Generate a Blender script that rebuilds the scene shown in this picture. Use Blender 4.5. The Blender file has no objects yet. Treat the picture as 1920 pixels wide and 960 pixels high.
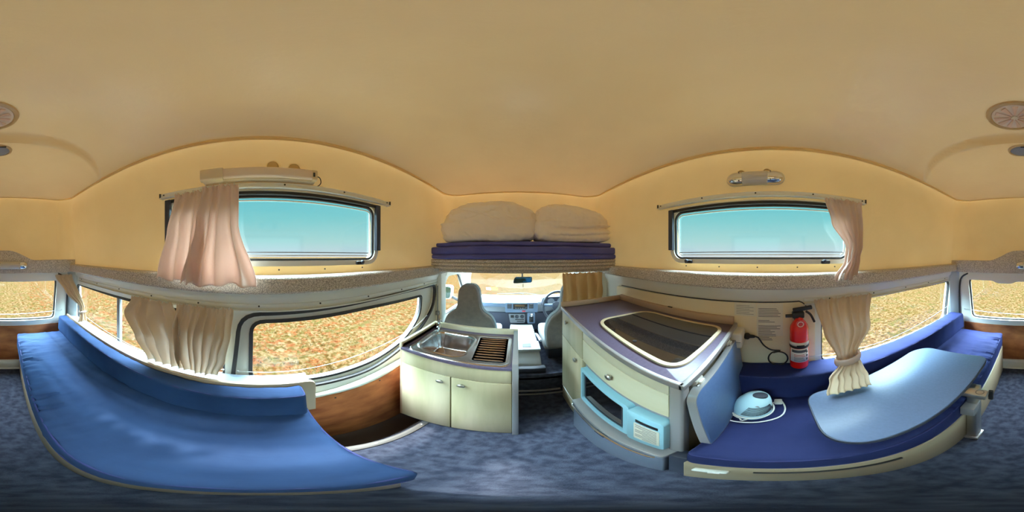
import bpy, bmesh, math, random
from mathutils import Vector, Matrix, noise
from math import sin, cos, pi, radians, atan2, hypot

sc = bpy.context.scene
COL = sc.collection
random.seed(4)

# ------------------------------------------------------------------ camera
CAM = Vector((-0.045, 0.0, 1.25))
cd = bpy.data.cameras.new('camera')
cam = bpy.data.objects.new('camera', cd)
COL.objects.link(cam)
cam.location = CAM
cam.rotation_euler = (pi / 2, 0, radians(1.875))
cd.type = 'PANO'
try:
    cd.cycles.panorama_type = 'EQUIRECTANGULAR'
except Exception:
    cd.panorama_type = 'EQUIRECTANGULAR'
cd.clip_start = 0.01
cd.clip_end = 1000
sc.camera = cam

# ------------------------------------------------------------------ world, sun, exposure
SKY_HIGH = 68.0
SUN = 8.0
sc.view_settings.view_transform = 'Standard'
sc.view_settings.look = 'None'
sc.view_settings.gamma = 1.0
sc.view_settings.use_curve_mapping = False
sc.view_settings.exposure = 0.0
sc.cycles.max_bounces = 14
sc.cycles.diffuse_bounces = 9
sc.cycles.glossy_bounces = 5
sc.cycles.transparent_max_bounces = 16
sc.cycles.sample_clamp_indirect = 6.0
sc.cycles.caustics_reflective = False
sc.cycles.caustics_refractive = False
sc.cycles.use_denoising = True

w = bpy.data.worlds.new('sky')
sc.world = w
w.use_nodes = True
nt = w.node_tree
nt.nodes.clear()
out = nt.nodes.new('ShaderNodeOutputWorld')
bg = nt.nodes.new('ShaderNodeBackground')
tc = nt.nodes.new('ShaderNodeTexCoord')
sep = nt.nodes.new('ShaderNodeSeparateXYZ')
ramp = nt.nodes.new('ShaderNodeValToRGB')
mr = nt.nodes.new('ShaderNodeMapRange')
nt.links.new(tc.outputs['Generated'], sep.inputs[0])
nt.links.new(sep.outputs['Z'], ramp.inputs[0])
nt.links.new(sep.outputs['Z'], mr.inputs['Value'])
mr.interpolation_type = 'SMOOTHSTEP'
mr.inputs['From Min'].default_value = 0.37
mr.inputs['From Max'].default_value = 0.62
mr.inputs['To Min'].default_value = 1.0
mr.inputs['To Max'].default_value = SKY_HIGH
cr = ramp.color_ramp
stops = [(0.0, (.80, .86, .95)), (0.02, (.66, .82, .92)), (0.09, (.48, .82, .84)), (0.22, (.24, .72, .78)), (0.36, (.16, .66, .76)), (0.62, (.70, .90, 1.0))]
while len(cr.elements) < len(stops):
    cr.elements.new(.5)
for e, (p, c) in zip(cr.elements, stops):
    e.position = p
    e.color = (*c, 1)
nt.links.new(ramp.outputs[0], bg.inputs['Color'])
nt.links.new(mr.outputs[0], bg.inputs['Strength'])
nt.links.new(bg.outputs[0], out.inputs[0])

sd = bpy.data.lights.new('sun', 'SUN')
sd.energy = SUN
sd.angle = radians(3)
sd.color = (1.0, .95, .86)
sun = bpy.data.objects.new('sun', sd)
COL.objects.link(sun)
SUNDIR = Vector((-.47, .10, 1.0)).normalized()      # towards the sun: high, over the left side
sun.rotation_euler = SUNDIR.to_track_quat('Z', 'Y').to_euler()
sun.location = (-3, .6, 6)

# ------------------------------------------------------------------ helpers
def lin(r, g, b):
    f = lambda v: (v / 255 / 12.92) if v <= 10 else ((v / 255 + .055) / 1.055) ** 2.4
    return (f(r), f(g), f(b))

MATS = {}
def mat(name, col, rough=.6, metal=0.0, col2=None, scale=8.0, detail=3.0, lo=.35, hi=.65, bump=0.0, bscale=60.0,
        stretch=(1, 1, 1), trans=0.0, coat=0.0, bstretch=None, spec=.5, sheen=0.0, bdist=.004, tcol=None, coatr=.03):
    m = bpy.data.materials.new(name)
    m.use_nodes = True
    nt = m.node_tree
    b = nt.nodes['Principled BSDF']
    b.inputs['Roughness'].default_value = rough
    b.inputs['Metallic'].default_value = metal
    b.inputs['Base Color'].default_value = (*col, 1)
    b.inputs['Specular IOR Level'].default_value = spec
    if coat: b.inputs['Coat Weight'].default_value = coat; b.inputs['Coat Roughness'].default_value = coatr
    if sheen: b.inputs['Sheen Weight'].default_value = sheen
    t = nt.nodes.new('ShaderNodeTexCoord')
    if col2 is not None:
        mp = nt.nodes.new('ShaderNodeMapping'); mp.inputs['Scale'].default_value = stretch
        n = nt.nodes.new('ShaderNodeTexNoise'); n.inputs['Scale'].default_value = scale; n.inputs['Detail'].default_value = detail
        r = nt.nodes.new('ShaderNodeValToRGB')
        r.color_ramp.elements[0].position = lo; r.color_ramp.elements[0].color = (*col, 1)
        r.color_ramp.elements[1].position = hi; r.color_ramp.elements[1].color = (*col2, 1)
        nt.links.new(t.outputs['Object'], mp.inputs[0]); nt.links.new(mp.outputs[0], n.inputs['Vector'])
        nt.links.new(n.outputs['Fac'], r.inputs[0]); nt.links.new(r.outputs[0], b.inputs['Base Color'])
    if bump:
        mp2 = nt.nodes.new('ShaderNodeMapping'); mp2.inputs['Scale'].default_value = bstretch or stretch
        n2 = nt.nodes.new('ShaderNodeTexNoise'); n2.inputs['Scale'].default_value = bscale; n2.inputs['Detail'].default_value = 4
        bp = nt.nodes.new('ShaderNodeBump'); bp.inputs['Strength'].default_value = bump; bp.inputs['Distance'].default_value = bdist
        nt.links.new(t.outputs['Object'], mp2.inputs[0]); nt.links.new(mp2.outputs[0], n2.inputs['Vector'])
        nt.links.new(n2.outputs['Fac'], bp.inputs['Height']); nt.links.new(bp.outputs[0], b.inputs['Normal'])
    if trans:                                        # thin cloth that lets some light through
        tr = nt.nodes.new('ShaderNodeBsdfTranslucent'); mx = nt.nodes.new('ShaderNodeMixShader')
        tr.inputs['Color'].default_value = (*(tcol or (min(1, col[0] * 1.05), col[1] * .95, col[2] * .9)), 1)
        mx.inputs[0].default_value = trans
        o = nt.nodes['Material Output']
        nt.links.new(b.outputs[0], mx.inputs[1]); nt.links.new(tr.outputs[0], mx.inputs[2]); nt.links.new(mx.outputs[0], o.inputs[0])
    MATS[name] = m
    return m

def glassmat(name, tint, gloss=.06, rough=.02):
    m = bpy.data.materials.new(name); m.use_nodes = True
    nt = m.node_tree; nt.nodes.clear()
    o = nt.nodes.new('ShaderNodeOutputMaterial'); mx = nt.nodes.new('ShaderNodeMixShader')
    t = nt.nodes.new('ShaderNodeBsdfTransparent'); g = nt.nodes.new('ShaderNodeBsdfGlossy')
    t.inputs[0].default_value = (*tint, 1); g.inputs['Roughness'].default_value = rough
    mx.inputs[0].default_value = gloss
    nt.links.new(t.outputs[0], mx.inputs[1]); nt.links.new(g.outputs[0], mx.inputs[2]); nt.links.new(mx.outputs[0], o.inputs[0])
    MATS[name] = m
    return m

mat('fibreglass', lin(216, 186, 124), .42, col2=lin(208, 176, 112), scale=2.2, bump=.22, bscale=38, spec=.45, trans=.115, tcol=(1.0, .84, .58))        # moulded fibreglass lets daylight glow through
mat('fibreglass_ceiling', lin(198, 166, 116), .34, col2=lin(190, 157, 106), scale=1.8, bump=.22, bscale=34, spec=.45, coat=.35, coatr=.22, trans=.0056, tcol=(1.0, .60, .28))
mat('grey_carpet', lin(156, 149, 141), .95, col2=lin(228, 220, 211), scale=240, detail=5, lo=.40, hi=.60, bump=.5, bscale=220, spec=.1)
mat('floor_carpet', lin(52, 56, 72), .95, col2=lin(78, 82, 98), scale=26, detail=12, lo=.36, hi=.66, bump=.5, bscale=260, spec=.05)
mat('cream_paint', lin(236, 236, 228), .38, col2=lin(232, 232, 222), scale=3, spec=.5)
mat('white_paint', lin(232, 236, 232), .28)
mat('door_paint', lin(190, 202, 208), .3)
mat('rubber', lin(44, 42, 44), .6)
mat('plywood', lin(128, 68, 36), .7, col2=lin(188, 116, 66), scale=5, detail=7, lo=.3, hi=.7, stretch=(1, 1, 2.2), bump=.1, bscale=40)
mat('laminate', lin(214, 198, 166), .42, col2=lin(186, 174, 136), scale=9, detail=6, stretch=(1, 1, .12), bump=.03, bscale=50)
mat('laminate_side', lin(240, 230, 204), .42, col2=lin(230, 216, 182), scale=6, detail=6, stretch=(1, .12, 1))
mat('edge_grey', lin(170, 168, 170), .35, metal=.35)
mat('edge_wood', lin(190, 165, 140), .5)
mat('counter', lin(98, 88, 112), .36, col2=lin(106, 96, 120), scale=120, spec=.5)
mat('table_blue', lin(92, 108, 136), .36, col2=lin(96, 112, 142), scale=90, spec=.35)
mat('flap_blue', lin(92, 122, 172), .35, col2=lin(98, 128, 176), scale=90)
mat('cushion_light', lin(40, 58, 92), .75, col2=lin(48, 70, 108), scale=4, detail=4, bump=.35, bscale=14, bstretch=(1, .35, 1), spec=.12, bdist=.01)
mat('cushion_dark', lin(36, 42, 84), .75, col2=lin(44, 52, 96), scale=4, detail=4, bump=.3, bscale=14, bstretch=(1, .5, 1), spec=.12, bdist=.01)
mat('heater_white', lin(190, 224, 234), .3)
mat('mattress_navy', lin(78, 80, 152), .85, col2=lin(90, 92, 164), scale=5, bump=.2, bscale=30)
mat('piping', lin(46, 52, 104), .8)
mat('curtain_tan', lin(240, 222, 196), .9, col2=lin(234, 212, 180), scale=6, bump=.15, bscale=240, trans=.34, tcol=(.66, .62, .60))
mat('curtain_pale', lin(226, 212, 202), .9, col2=lin(232, 218, 208), scale=5, bump=.15, bscale=240, trans=.26, tcol=(.98, .76, .68), sheen=.1)
mat('curtain_brown', lin(206, 178, 132), .9, col2=lin(198, 168, 120), scale=6, bump=.15, bscale=240, trans=.5, tcol=(.85, .66, .42), sheen=.1)
mat('duvet', lin(244, 236, 226), .9, col2=lin(240, 230, 218), scale=4, bump=.3, bscale=12, bstretch=(3, 1, .6), bdist=.012)
mat('steel', lin(206, 200, 200), .17, metal=1.0, bump=.03, bscale=90)
mat('steel_brushed', lin(150, 150, 150), .34, metal=1.0)
mat('chrome', lin(220, 220, 222), .1, metal=1.0)
mat('satin_metal', lin(190, 188, 182), .28, metal=.9)
mat('black_glass', lin(24, 22, 24), .05, spec=.9, coat=.6)
mat('cream_plastic', lin(214, 200, 168), .4)
mat('black_plastic', lin(30, 30, 34), .45)
mat('dark_plastic', lin(52, 56, 70), .5)
mat('grey_plastic', lin(134, 138, 146), .5)
mat('white_plastic', lin(226, 226, 220), .35)
mat('micro_white_skylit', lin(160, 214, 232), .3)  # white plastic with the cyan window light put into its colour
mat('fridge_grey', lin(118, 124, 140), .28, metal=.3)
mat('ledge_paint', lin(132, 144, 156), .5)
mat('step_grey', lin(98, 94, 92), .5, metal=.2)
mat('bench_tan', lin(158, 140, 116), .5, col2=lin(146, 128, 104), scale=6, stretch=(1, .15, 1))
mat('seat_grey', lin(150, 144, 144), .9, col2=lin(138, 134, 136), scale=30, bump=.15, bscale=200)
mat('seat_side', lin(150, 160, 168), .8, bump=.15, bscale=200)
mat('dash_light', lin(176, 184, 192), .55, bump=.1, bscale=300)
mat('dash_blue', lin(128, 150, 180), .5)
mat('dash_dark', lin(60, 64, 80), .6)
mat('red_paint', lin(228, 26, 18), .22, coat=.4)
mat('red_button', lin(220, 60, 70), .4)
mat('label_white', lin(236, 230, 226), .5)
mat('paper', lin(228, 224, 208), .7)
mat('ink', lin(96, 96, 104), .7)
mat('ink_red', lin(200, 70, 80), .6)
mat('yellow_sticker', lin(236, 206, 70), .5)
mat('lens', lin(206, 200, 188), .3, spec=.6)
mat('tube_diffuser', lin(236, 218, 196), .3, spec=.5)
mat('tube_housing', lin(226, 208, 172), .4)
mat('vent_pink', lin(236, 206, 182), .3)
mat('glue', lin(206, 180, 130), .25)
mat('mirror_blue_reflection', lin(90, 160, 200), .03, metal=1.0)  # blue of the reflections put into the mirror's own colour
mat('mat_black', lin(74, 64, 62), .9, bump=.4, bscale=300)
mat('wire', lin(214, 214, 216), .4, metal=.4)
mat('dirt', lin(118, 92, 62), .95)
glassmat('glass_clear', (.95, .97, .97), .05)
glassmat('glass_upper', (.93, .97, .96), .07, .08)

# ground: dry straw, green tufts, red earth
gm = bpy.data.materials.new('dry_grass_ground'); gm.use_nodes = True
nt = gm.node_tree; b = nt.nodes['Principled BSDF']; b.inputs['Roughness'].default_value = 1; b.inputs['Specular IOR Level'].default_value = 0
t = nt.nodes.new('ShaderNodeTexCoord')
def nz(scale, detail, rough=.6):
    n = nt.nodes.new('ShaderNodeTexNoise'); n.inputs['Scale'].default_value = scale; n.inputs['Detail'].default_value = detail
    n.inputs['Roughness'].default_value = rough
    nt.links.new(t.outputs['Object'], n.inputs['Vector']); return n
def rmp(src, stops):
    r = nt.nodes.new('ShaderNodeValToRGB'); cr = r.color_ramp
    while len(cr.elements) < len(stops): cr.elements.new(.5)
    for e, (p, c) in zip(cr.elements, stops): e.position = p; e.color = (*c, 1)
    nt.links.new(src, r.inputs[0]); return r
def mixc(f, a, b_):
    m = nt.nodes.new('ShaderNodeMix'); m.data_type = 'RGBA'
    nt.links.new(f, m.inputs['Factor']); nt.links.new(a, m.inputs['A']); nt.links.new(b_, m.inputs['B']); return m.outputs['Result']
GA = .0245                                           # ground albedo scale
g = lambda r, gg, bb: (r * GA * 1.12, gg * GA * .76, bb * GA * .52)
straw = rmp(nz(10, 12, .75).outputs['Fac'], [(.42, g(.42, .32, .10)), (.5, g(.95, .80, .40)), (.56, g(1.6, 1.4, 1.05))])
green = rmp(nz(14, 8, .7).outputs['Fac'], [(.42, g(.22, .34, .08)), (.58, g(.95, 1.05, .45))])
soil = rmp(nz(12, 8, .7).outputs['Fac'], [(.42, g(.80, .20, .05)), (.58, g(1.5, .85, .45))])
fg = rmp(nz(2.4, 9, .75).outputs['Fac'], [(.50, (0, 0, 0)), (.60, (.8,) * 3)])
fs = rmp(nz(4.4, 10, .78).outputs['Fac'], [(.50, (0, 0, 0)), (.57, (.95,) * 3)])
sx = nt.nodes.new('ShaderNodeSeparateXYZ'); nt.links.new(t.outputs['Object'], sx.inputs[0])
mrx = nt.nodes.new('ShaderNodeMapRange'); mrx.inputs['From Min'].default_value = -.5; mrx.inputs['From Max'].default_value = -1.6
mrx.inputs['To Min'].default_value = .22; mrx.inputs['To Max'].default_value = 1
nt.links.new(sx.outputs['X'], mrx.inputs['Value'])
mul = nt.nodes.new('ShaderNodeMath'); mul.operation = 'MULTIPLY'
nt.links.new(fs.outputs[0], mul.inputs[0]); nt.links.new(mrx.outputs[0], mul.inputs[1])
c1 = mixc(fg.outputs[0], straw.outputs[0], green.outputs[0])
c2 = mixc(mul.outputs[0], c1, soil.outputs[0])
nt.links.new(c2, b.inputs['Base Color'])
MATS['ground'] = gm
mat('straw_blades', tuple(v * GA for v in (1.0, .82, .36)), 1, col2=tuple(v * GA for v in (.62, .60, .2)), scale=1.4, detail=6, spec=0)

W = {}
def sharp(me, ang=35):
    try:
        me.shade_smooth(); me.set_sharp_from_angle(angle=radians(ang))
    except Exception:
        for p in me.polygons: p.use_smooth = True

def ren(o, n):
    v = W[o.name]; o.name = n; W[o.name] = v

def obj(name, bm, m, parent=None, ang=35, solid=0.0, recalc=True):
    if recalc: bmesh.ops.recalc_face_normals(bm, faces=bm.faces[:])
    if parent is None:
        xs = [v.co for v in bm.verts]
        o0 = Vector(((min(c.x for c in xs) + max(c.x for c in xs)) / 2, (min(c.y for c in xs) + max(c.y for c in xs)) / 2, min(c.z for c in xs)))
    else:
        o0 = W[parent.name]
    for v in bm.verts: v.co -= o0
    me = bpy.data.meshes.new(name); bm.to_mesh(me); bm.free()
    o = bpy.data.objects.new(name, me); COL.objects.link(o)
    me.materials.append(MATS[m]); sharp(me, ang)
    if parent is None: o.location = o0
    else: o.parent = parent
    W[o.name] = o0
    if solid:
        s = o.modifiers.new('thickness', 'SOLIDIFY'); s.thickness = solid; s.offset = 0
    return o

def thing(name, label, cat, loc, group=None):
    o = bpy.data.objects.new(name, None); COL.objects.link(o); o.location = loc; o.empty_display_size = .05
    W[o.name] = Vector(loc)
    return tag(o, label, cat, group)
def tag(o, label, cat, group=None):
    o['label'] = label; o['category'] = cat
    if group: o['group'] = group
    return o
def struct(o, label=None, cat=None):
    o['kind'] = 'structure'
    if label: o['label'] = label
    if cat: o['category'] = cat
    return o

MAP = {'xy': lambda a, b, d: Vector((a, b, d)), 'yz': lambda a, b, d: Vector((d, a, b)), 'xz': lambda a, b, d: Vector((a, d, b))}
def rrect(a0, a1, b0, b1, r, n=6):
    if not isinstance(r, (tuple, list)): r = (r,) * 4
    P = []
    for (ca, cb, st, rr) in ((a1, b1, 0, r[0]), (a0, b1, pi / 2, r[1]), (a0, b0, pi, r[2]), (a1, b0, 1.5 * pi, r[3])):
        sa = -1 if ca == a1 else 1; sb = -1 if cb == b1 else 1
        if rr <= 0: P.append((ca, cb)); continue
        for i in range(n + 1):
            t = st + pi / 2 * i / n
            P.append((ca + sa * rr + rr * cos(t), cb + sb * rr + rr * sin(t)))
    return P
def rpoly(pts, r, n=5):
    """polygon with rounded corners; r a number or one per corner"""
    P = []; N = len(pts)
    for i, p in enumerate(pts):
        rr = r[i] if isinstance(r, (list, tuple)) else r
        a = Vector(pts[i - 1]); b_ = Vector(p); c = Vector(pts[(i + 1) % N])
        if rr <= 0: P.append(tuple(b_)); continue
        u = (a - b_); v = (c - b_); k = min(rr, u.length * .48, v.length * .48)
        s = b_ + u.normalized() * k; e = b_ + v.normalized() * k
        for j in range(n + 1):
            t = j / n
            P.append(tuple(s * (1 - t) ** 2 + b_ * 2 * t * (1 - t) + e * t * t))
    return P
def prism(bm, pts, plane, d0, d1, bev=0.0, seg=2):
    f = MAP[plane]
    lo = [bm.verts.new(f(a, b_, d0)) for a, b_ in pts]; hi = [bm.verts.new(f(a, b_, d1)) for a, b_ in pts]
    n = len(pts); F = [bm.faces.new(lo[::-1]), bm.faces.new(hi)]
    for i in range(n): F.append(bm.faces.new((lo[i], lo[(i + 1) % n], hi[(i + 1) % n], hi[i])))
    if bev:
        bmesh.ops.recalc_face_normals(bm, faces=F)
        E = list({e for q in F[:2] for e in q.edges})
        bmesh.ops.bevel(bm, geom=E, offset=bev, segments=seg, profile=.5, affect='EDGES', clamp_overlap=True)
    return bm
def box(bm, x0, x1, y0, y1, z0, z1, bev=0.0, seg=2, M=None):
    r = bmesh.ops.create_cube(bm, size=1)
    V = r['verts']
    for v in V: v.co = Vector((x0 + (v.co.x + .5) * (x1 - x0), y0 + (v.co.y + .5) * (y1 - y0), z0 + (v.co.z + .5) * (z1 - z0)))
    if bev:
        E = list({e for v in V for e in v.link_edges})
        g_ = bmesh.ops.bevel(bm, geom=E, offset=bev, segments=seg, profile=.5, affect='EDGES', clamp_overlap=True)
        V = list({v for f in g_['faces'] for v in f.verts} | {v for v in V if v.is_valid})
    if M is not None:
        for v in V: v.co = M @ v.co
    return bm
def ring_prism(bm, outer, inner, plane, d0, d1):
    """flat frame between two loops with the same number of points"""
    f = MAP[plane]; n = len(outer)
    L = [[bm.verts.new(f(a, b_, d)) for a, b_ in loop] for loop, d in ((outer, d0), (outer, d1), (inner, d1), (inner, d0))]
    for k in range(4):
        A, B = L[k], L[(k + 1) % 4]
        for i in range(n): bm.faces.new((A[i], A[(i + 1) % n], B[(i + 1) % n], B[i]))
    return bm
def tube(bm, pts, r, n=8, closed=False, cap=True):
    pts = [Vector(p) for p in pts]; N = len(pts); rings = []
    rr = r if isinstance(r, (list, tuple)) else [r] * N
    t0 = (pts[1] - pts[0]).normalized(); up = Vector((0, 0, 1)) if abs(t0.z) < .9 else Vector((1, 0, 0))
    a = t0.cross(up).normalized()
    for i, p in enumerate(pts):
        if closed: t = (pts[(i + 1) % N] - pts[i - 1]).normalized()
        else: t = (pts[min(i + 1, N - 1)] - pts[max(i - 1, 0)]).normalized()
        a = (a - t * a.dot(t)).normalized(); b_ = t.cross(a)
        rings.append([bm.verts.new(p + (a * cos(2 * pi * k / n) + b_ * sin(2 * pi * k / n)) * rr[i]) for k in range(n)])
    for i in range(N if closed else N - 1):
        A, B = rings[i], rings[(i + 1) % N]
        for k in range(n): bm.faces.new((A[k], A[(k + 1) % n], B[(k + 1) % n], B[k]))
    if cap and not closed: bm.faces.new(rings[0][::-1]); bm.faces.new(rings[-1])
    return bm
def lathe(bm, prof, c, axis='z', n=32, cap=True, sx=1, sy=1):
    """prof: list of (radius, height)"""
    c = Vector(c); rings = []
    for r, h in prof:
        R = []
        for k in range(n):
            a, b_ = r * cos(2 * pi * k / n) * sx, r * sin(2 * pi * k / n) * sy
            v = {'z': Vector((a, b_, h)), 'x': Vector((h, a, b_)), 'y': Vector((a, h, b_))}[axis]
            R.append(bm.verts.new(c + v))
        rings.append(R)
    for A, B in zip(rings, rings[1:]):
        for k in range(n): bm.faces.new((A[k], A[(k + 1) % n], B[(k + 1) % n], B[k]))
    if cap: bm.faces.new(rings[0][::-1]); bm.faces.new(rings[-1])
    return bm
def spline(P, n=10):
    P = [Vector(p) for p in P]; Q = []
    for i in range(len(P) - 1):
        p0 = P[max(i - 1, 0)]; p1 = P[i]; p2 = P[i + 1]; p3 = P[min(i + 2, len(P) - 1)]
        for k in range(n):
            t = k / n
            Q.append(.5 * ((2 * p1) + (p2 - p0) * t + (2 * p0 - 5 * p1 + 4 * p2 - p3) * t * t + (3 * p1 - p0 - 3 * p2 + p3) * t ** 3))
    Q.append(P[-1]); return Q
def B(): return bmesh.new()
def ss(a, b_, x):
    t = max(0, min(1, (x - a) / (b_ - a))); return t * t * (3 - 2 * t)

def rblock(x0, x1, y0, y1, z0, z1, r, step=.03, fn=None):
    """rounded, finely meshed block (cushions); fn(co, normal) -> co"""
    bm = B(); c = Vector(((x0 + x1) / 2, (y0 + y1) / 2, (z0 + z1) / 2)); h = Vector(((x1 - x0) / 2, (y1 - y0) / 2, (z1 - z0) / 2))
    def axis_samples(H):
        n = max(2, int((2 * H - 2 * r) / step)); A = [-H + r * (1 - cos(pi / 2 * i / 4)) * 1.0 for i in range(4)]
        A += [-H + r + (2 * H - 2 * r) * i / n for i in range(n + 1)]
        return A + [-a for a in A[3::-1]]
    S = [axis_samples(h[i]) for i in range(3)]
    inner = Vector([h[i] - r for i in range(3)])
    for ax in range(3):
        u, v = (ax + 1) % 3, (ax + 2) % 3
        for s in (-1, 1):
            g_ = []
            for a in S[u]:
                row = []
                for b_ in S[v]:
                    p = Vector((0, 0, 0)); p[ax] = s * h[ax]; p[u] = a; p[v] = b_
                    q = Vector([max(-inner[i], min(inner[i], p[i])) for i in range(3)]); d = p - q
                    n = d.normalized() if d.length > 1e-9 else Vector([s if i == ax else 0 for i in range(3)])
                    co = c + q + n * r
                    if fn: co = fn(co, n)
                    row.append(bm.verts.new(co))
                g_.append(row)
            for i in range(len(g_) - 1):
                for j in range(len(g_[0]) - 1): bm.faces.new((g_[i][j], g_[i + 1][j], g_[i + 1][j + 1], g_[i][j + 1]))
    bmesh.ops.remove_doubles(bm, verts=bm.verts[:], dist=.0004)
    return bm

def boolean(o, cutters):
    for c in cutters:
        md = o.modifiers.new('cut', 'BOOLEAN'); md.operation = 'DIFFERENCE'; md.solver = 'EXACT'; md.object = c
    bpy.context.view_layer.update()
    dg = bpy.context.evaluated_depsgraph_get()
    me = bpy.data.meshes.new_from_object(o.evaluated_get(dg), depsgraph=dg)
    o.modifiers.clear(); old = o.data; o.data = me; me.name = old.name
    sharp(me, 30)
    for c in cutters:
        d = c.data; bpy.data.objects.remove(c, do_unlink=True); bpy.data.meshes.remove(d)
def cutter(pts, plane, d0, d1):
    bm = B(); prism(bm, pts, plane, d0, d1); bmesh.ops.recalc_face_normals(bm, faces=bm.faces[:])
    me = bpy.data.meshes.new('cutter'); bm.to_mesh(me); bm.free()
    o = bpy.data.objects.new('cutter', me); COL.objects.link(o); return o

# ------------------------------------------------------------------ ground outside
GZ = -.66
bm = B()
R = [0, 6, 20, 80, 300]
rings = [[bm.verts.new((r * cos(2 * pi * k / 48), r * sin(2 * pi * k / 48), GZ)) for k in range(48)] for r in R[1:]]
bm.faces.new(rings[0])
for a, b2 in zip(rings, rings[1:]):
    for k in range(48): bm.faces.new((a[k], a[(k + 1) % 48], b2[(k + 1) % 48], b2[k]))
struct(obj('ground', bm, 'ground'))
bm = B()
for i in range(26000):
    rr = 1.3 + 9 * random.random() ** 1.4; a = random.random() * 2 * pi
    x, y = rr * cos(a), rr * sin(a) * 1.15 + .3
    if abs(x) < 1.0 and -1.9 < y < 2.9: continue
    if noise.noise(Vector((x * 1.3, y * 1.3, 0))) < -.12: continue
    hh = random.uniform(.015, .05); ww = random.uniform(.003, .008); th = random.random() * pi
    dx, dy = cos(th) * ww, sin(th) * ww; lx, ly = random.uniform(-.03, .03), random.uniform(-.03, .03)
    bm.faces.new([bm.verts.new(p) for p in ((x - dx, y - dy, GZ), (x + dx, y + dy, GZ), (x + lx, y + ly, GZ + hh))])
o = obj('grass', bm, 'straw_blades', recalc=False); o['kind'] = 'stuff'; tag(o, 'dry straw coloured grass growing on the ground outside the van', 'grass')

# ------------------------------------------------------------------ body shell of the van
def side_section(s):
    inner = [(.741, -.30), (.741, .45), (.75, .60), (.752, .95), (.742, 1.03), (.722, 1.07), (.722, 1.088), (.752, 1.098)]
    outer = [(.80, 1.098), (.80, 1.05), (.815, .9), (.815, .5), (.80, .1), (.78, -.30)]
    return [(s * a, b_) for a, b_ in inner + outer]
wl = obj('wall_left', prism(B(), side_section(-1), 'xz', -1.62, 1.45), 'cream_paint')
wr = obj('wall_right', prism(B(), side_section(1), 'xz', -1.62, 1.45), 'cream_paint')
# openings (y, z)
SL_OUT = rpoly([(-.13, .50), (.55, .50), (.80, .565), (1.06, .66), (1.25, .80), (1.27, .99), (.75, 1.005), (-.09, .985)], [.12, .1, .1, .12, .14, .05, .2, .09])
SL_IN = rpoly([(-.055, .535), (.35, .525), (.62, .54), (.90, .61), (1.08, .76), (1.10, .93), (.55, .955), (-.05, .945)], [.09, .1, .1, .12, .12, .035, .1, .07])
LR_OUT = rpoly([(-1.50, .57), (-.16, .56), (-.16, .985), (-1.54, .965)], .06)
RR_OUT = rpoly([(-1.44, .585), (-.24, .60), (-.24, 1.015), (-1.52, .99)], .06)
boolean(wl, [cutter(SL_OUT, 'yz', -.775, -.60), cutter(SL_IN, 'yz', -.9, -.6), cutter(LR_OUT, 'yz', -.9, -.6)])
boolean(wr, [cutter(RR_OUT, 'yz', .6, .9)])
struct(wl); struct(wr)

def offset_loop(pts, d):
    """shrink (d>0) a counter-clockwise or clockwise loop by d"""
    A = sum(pts[i - 1][0] * pts[i][1] - pts[i][0] * pts[i - 1][1] for i in range(len(pts))); s = 1 if A > 0 else -1
    Q = []; n = len(pts)
    for i in range(n):
        a = Vector(pts[i - 1]); c = Vector(pts[(i + 1) % n]); t = (c - a)
        if t.length < 1e-9: Q.append(pts[i]); continue
        t.normalize(); nn = Vector((-t.y, t.x)) * s
        Q.append((pts[i][0] + nn.x * d, pts[i][1] + nn.y * d))
    return Q
def window(num, loop, plane, d_in, d_glass, gask=.014, glass='glass_clear', frame='rubber', label=None, extra=None):
    """glass pane, rubber gasket on the pane's edge"""
    xs = [p[0] for p in loop]; zs = [p[1] for p in loop]
    base = MAP[plane]((min(xs) + max(xs)) / 2, min(zs), d_glass)
    t = bpy.data.objects.new('window_%d' % num, None); COL.objects.link(t); t.location = base; W[t.name] = Vector(base); t.empty_display_size = .05
    struct(t, label, 'window')
    obj('pane', prism(B(), offset_loop(loop, .003), plane, d_glass, d_glass + .003 * (1 if d_glass > 0 else -1)), glass, t)
    obj('gasket', ring_prism(B(), offset_loop(loop, -.004), offset_loop(loop, gask), plane, d_in, d_glass - .001 * (1 if d_in > 0 else -1)), frame, t)
    return t
w1 = window(1, SL_IN, 'yz', -.770, -.79, label='long sliding door window on the left side, nearest the sink')
obj('outer_seal', ring_prism(B(), offset_loop(SL_OUT, -.012), offset_loop(SL_OUT, .006), 'yz', -.742, -.762), 'rubber', w1)
w2 = window(2, LR_OUT, 'yz', -.765, -.79, label='left rear side window behind the long bench')
bm = B(); box(bm, -.792, -.765, -.885, -.855, .565, .965, .004); obj('mullion', bm, 'grey_plastic', w2)
bm = B(); box(bm, -.775, -.760, -1.46, -.17, .95, .972, .004); obj('slide_track', bm, 'black_plastic', w2)
w3 = window(3, RR_OUT, 'yz', .765, .79, .010, label='right rear side window behind the table')

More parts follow.
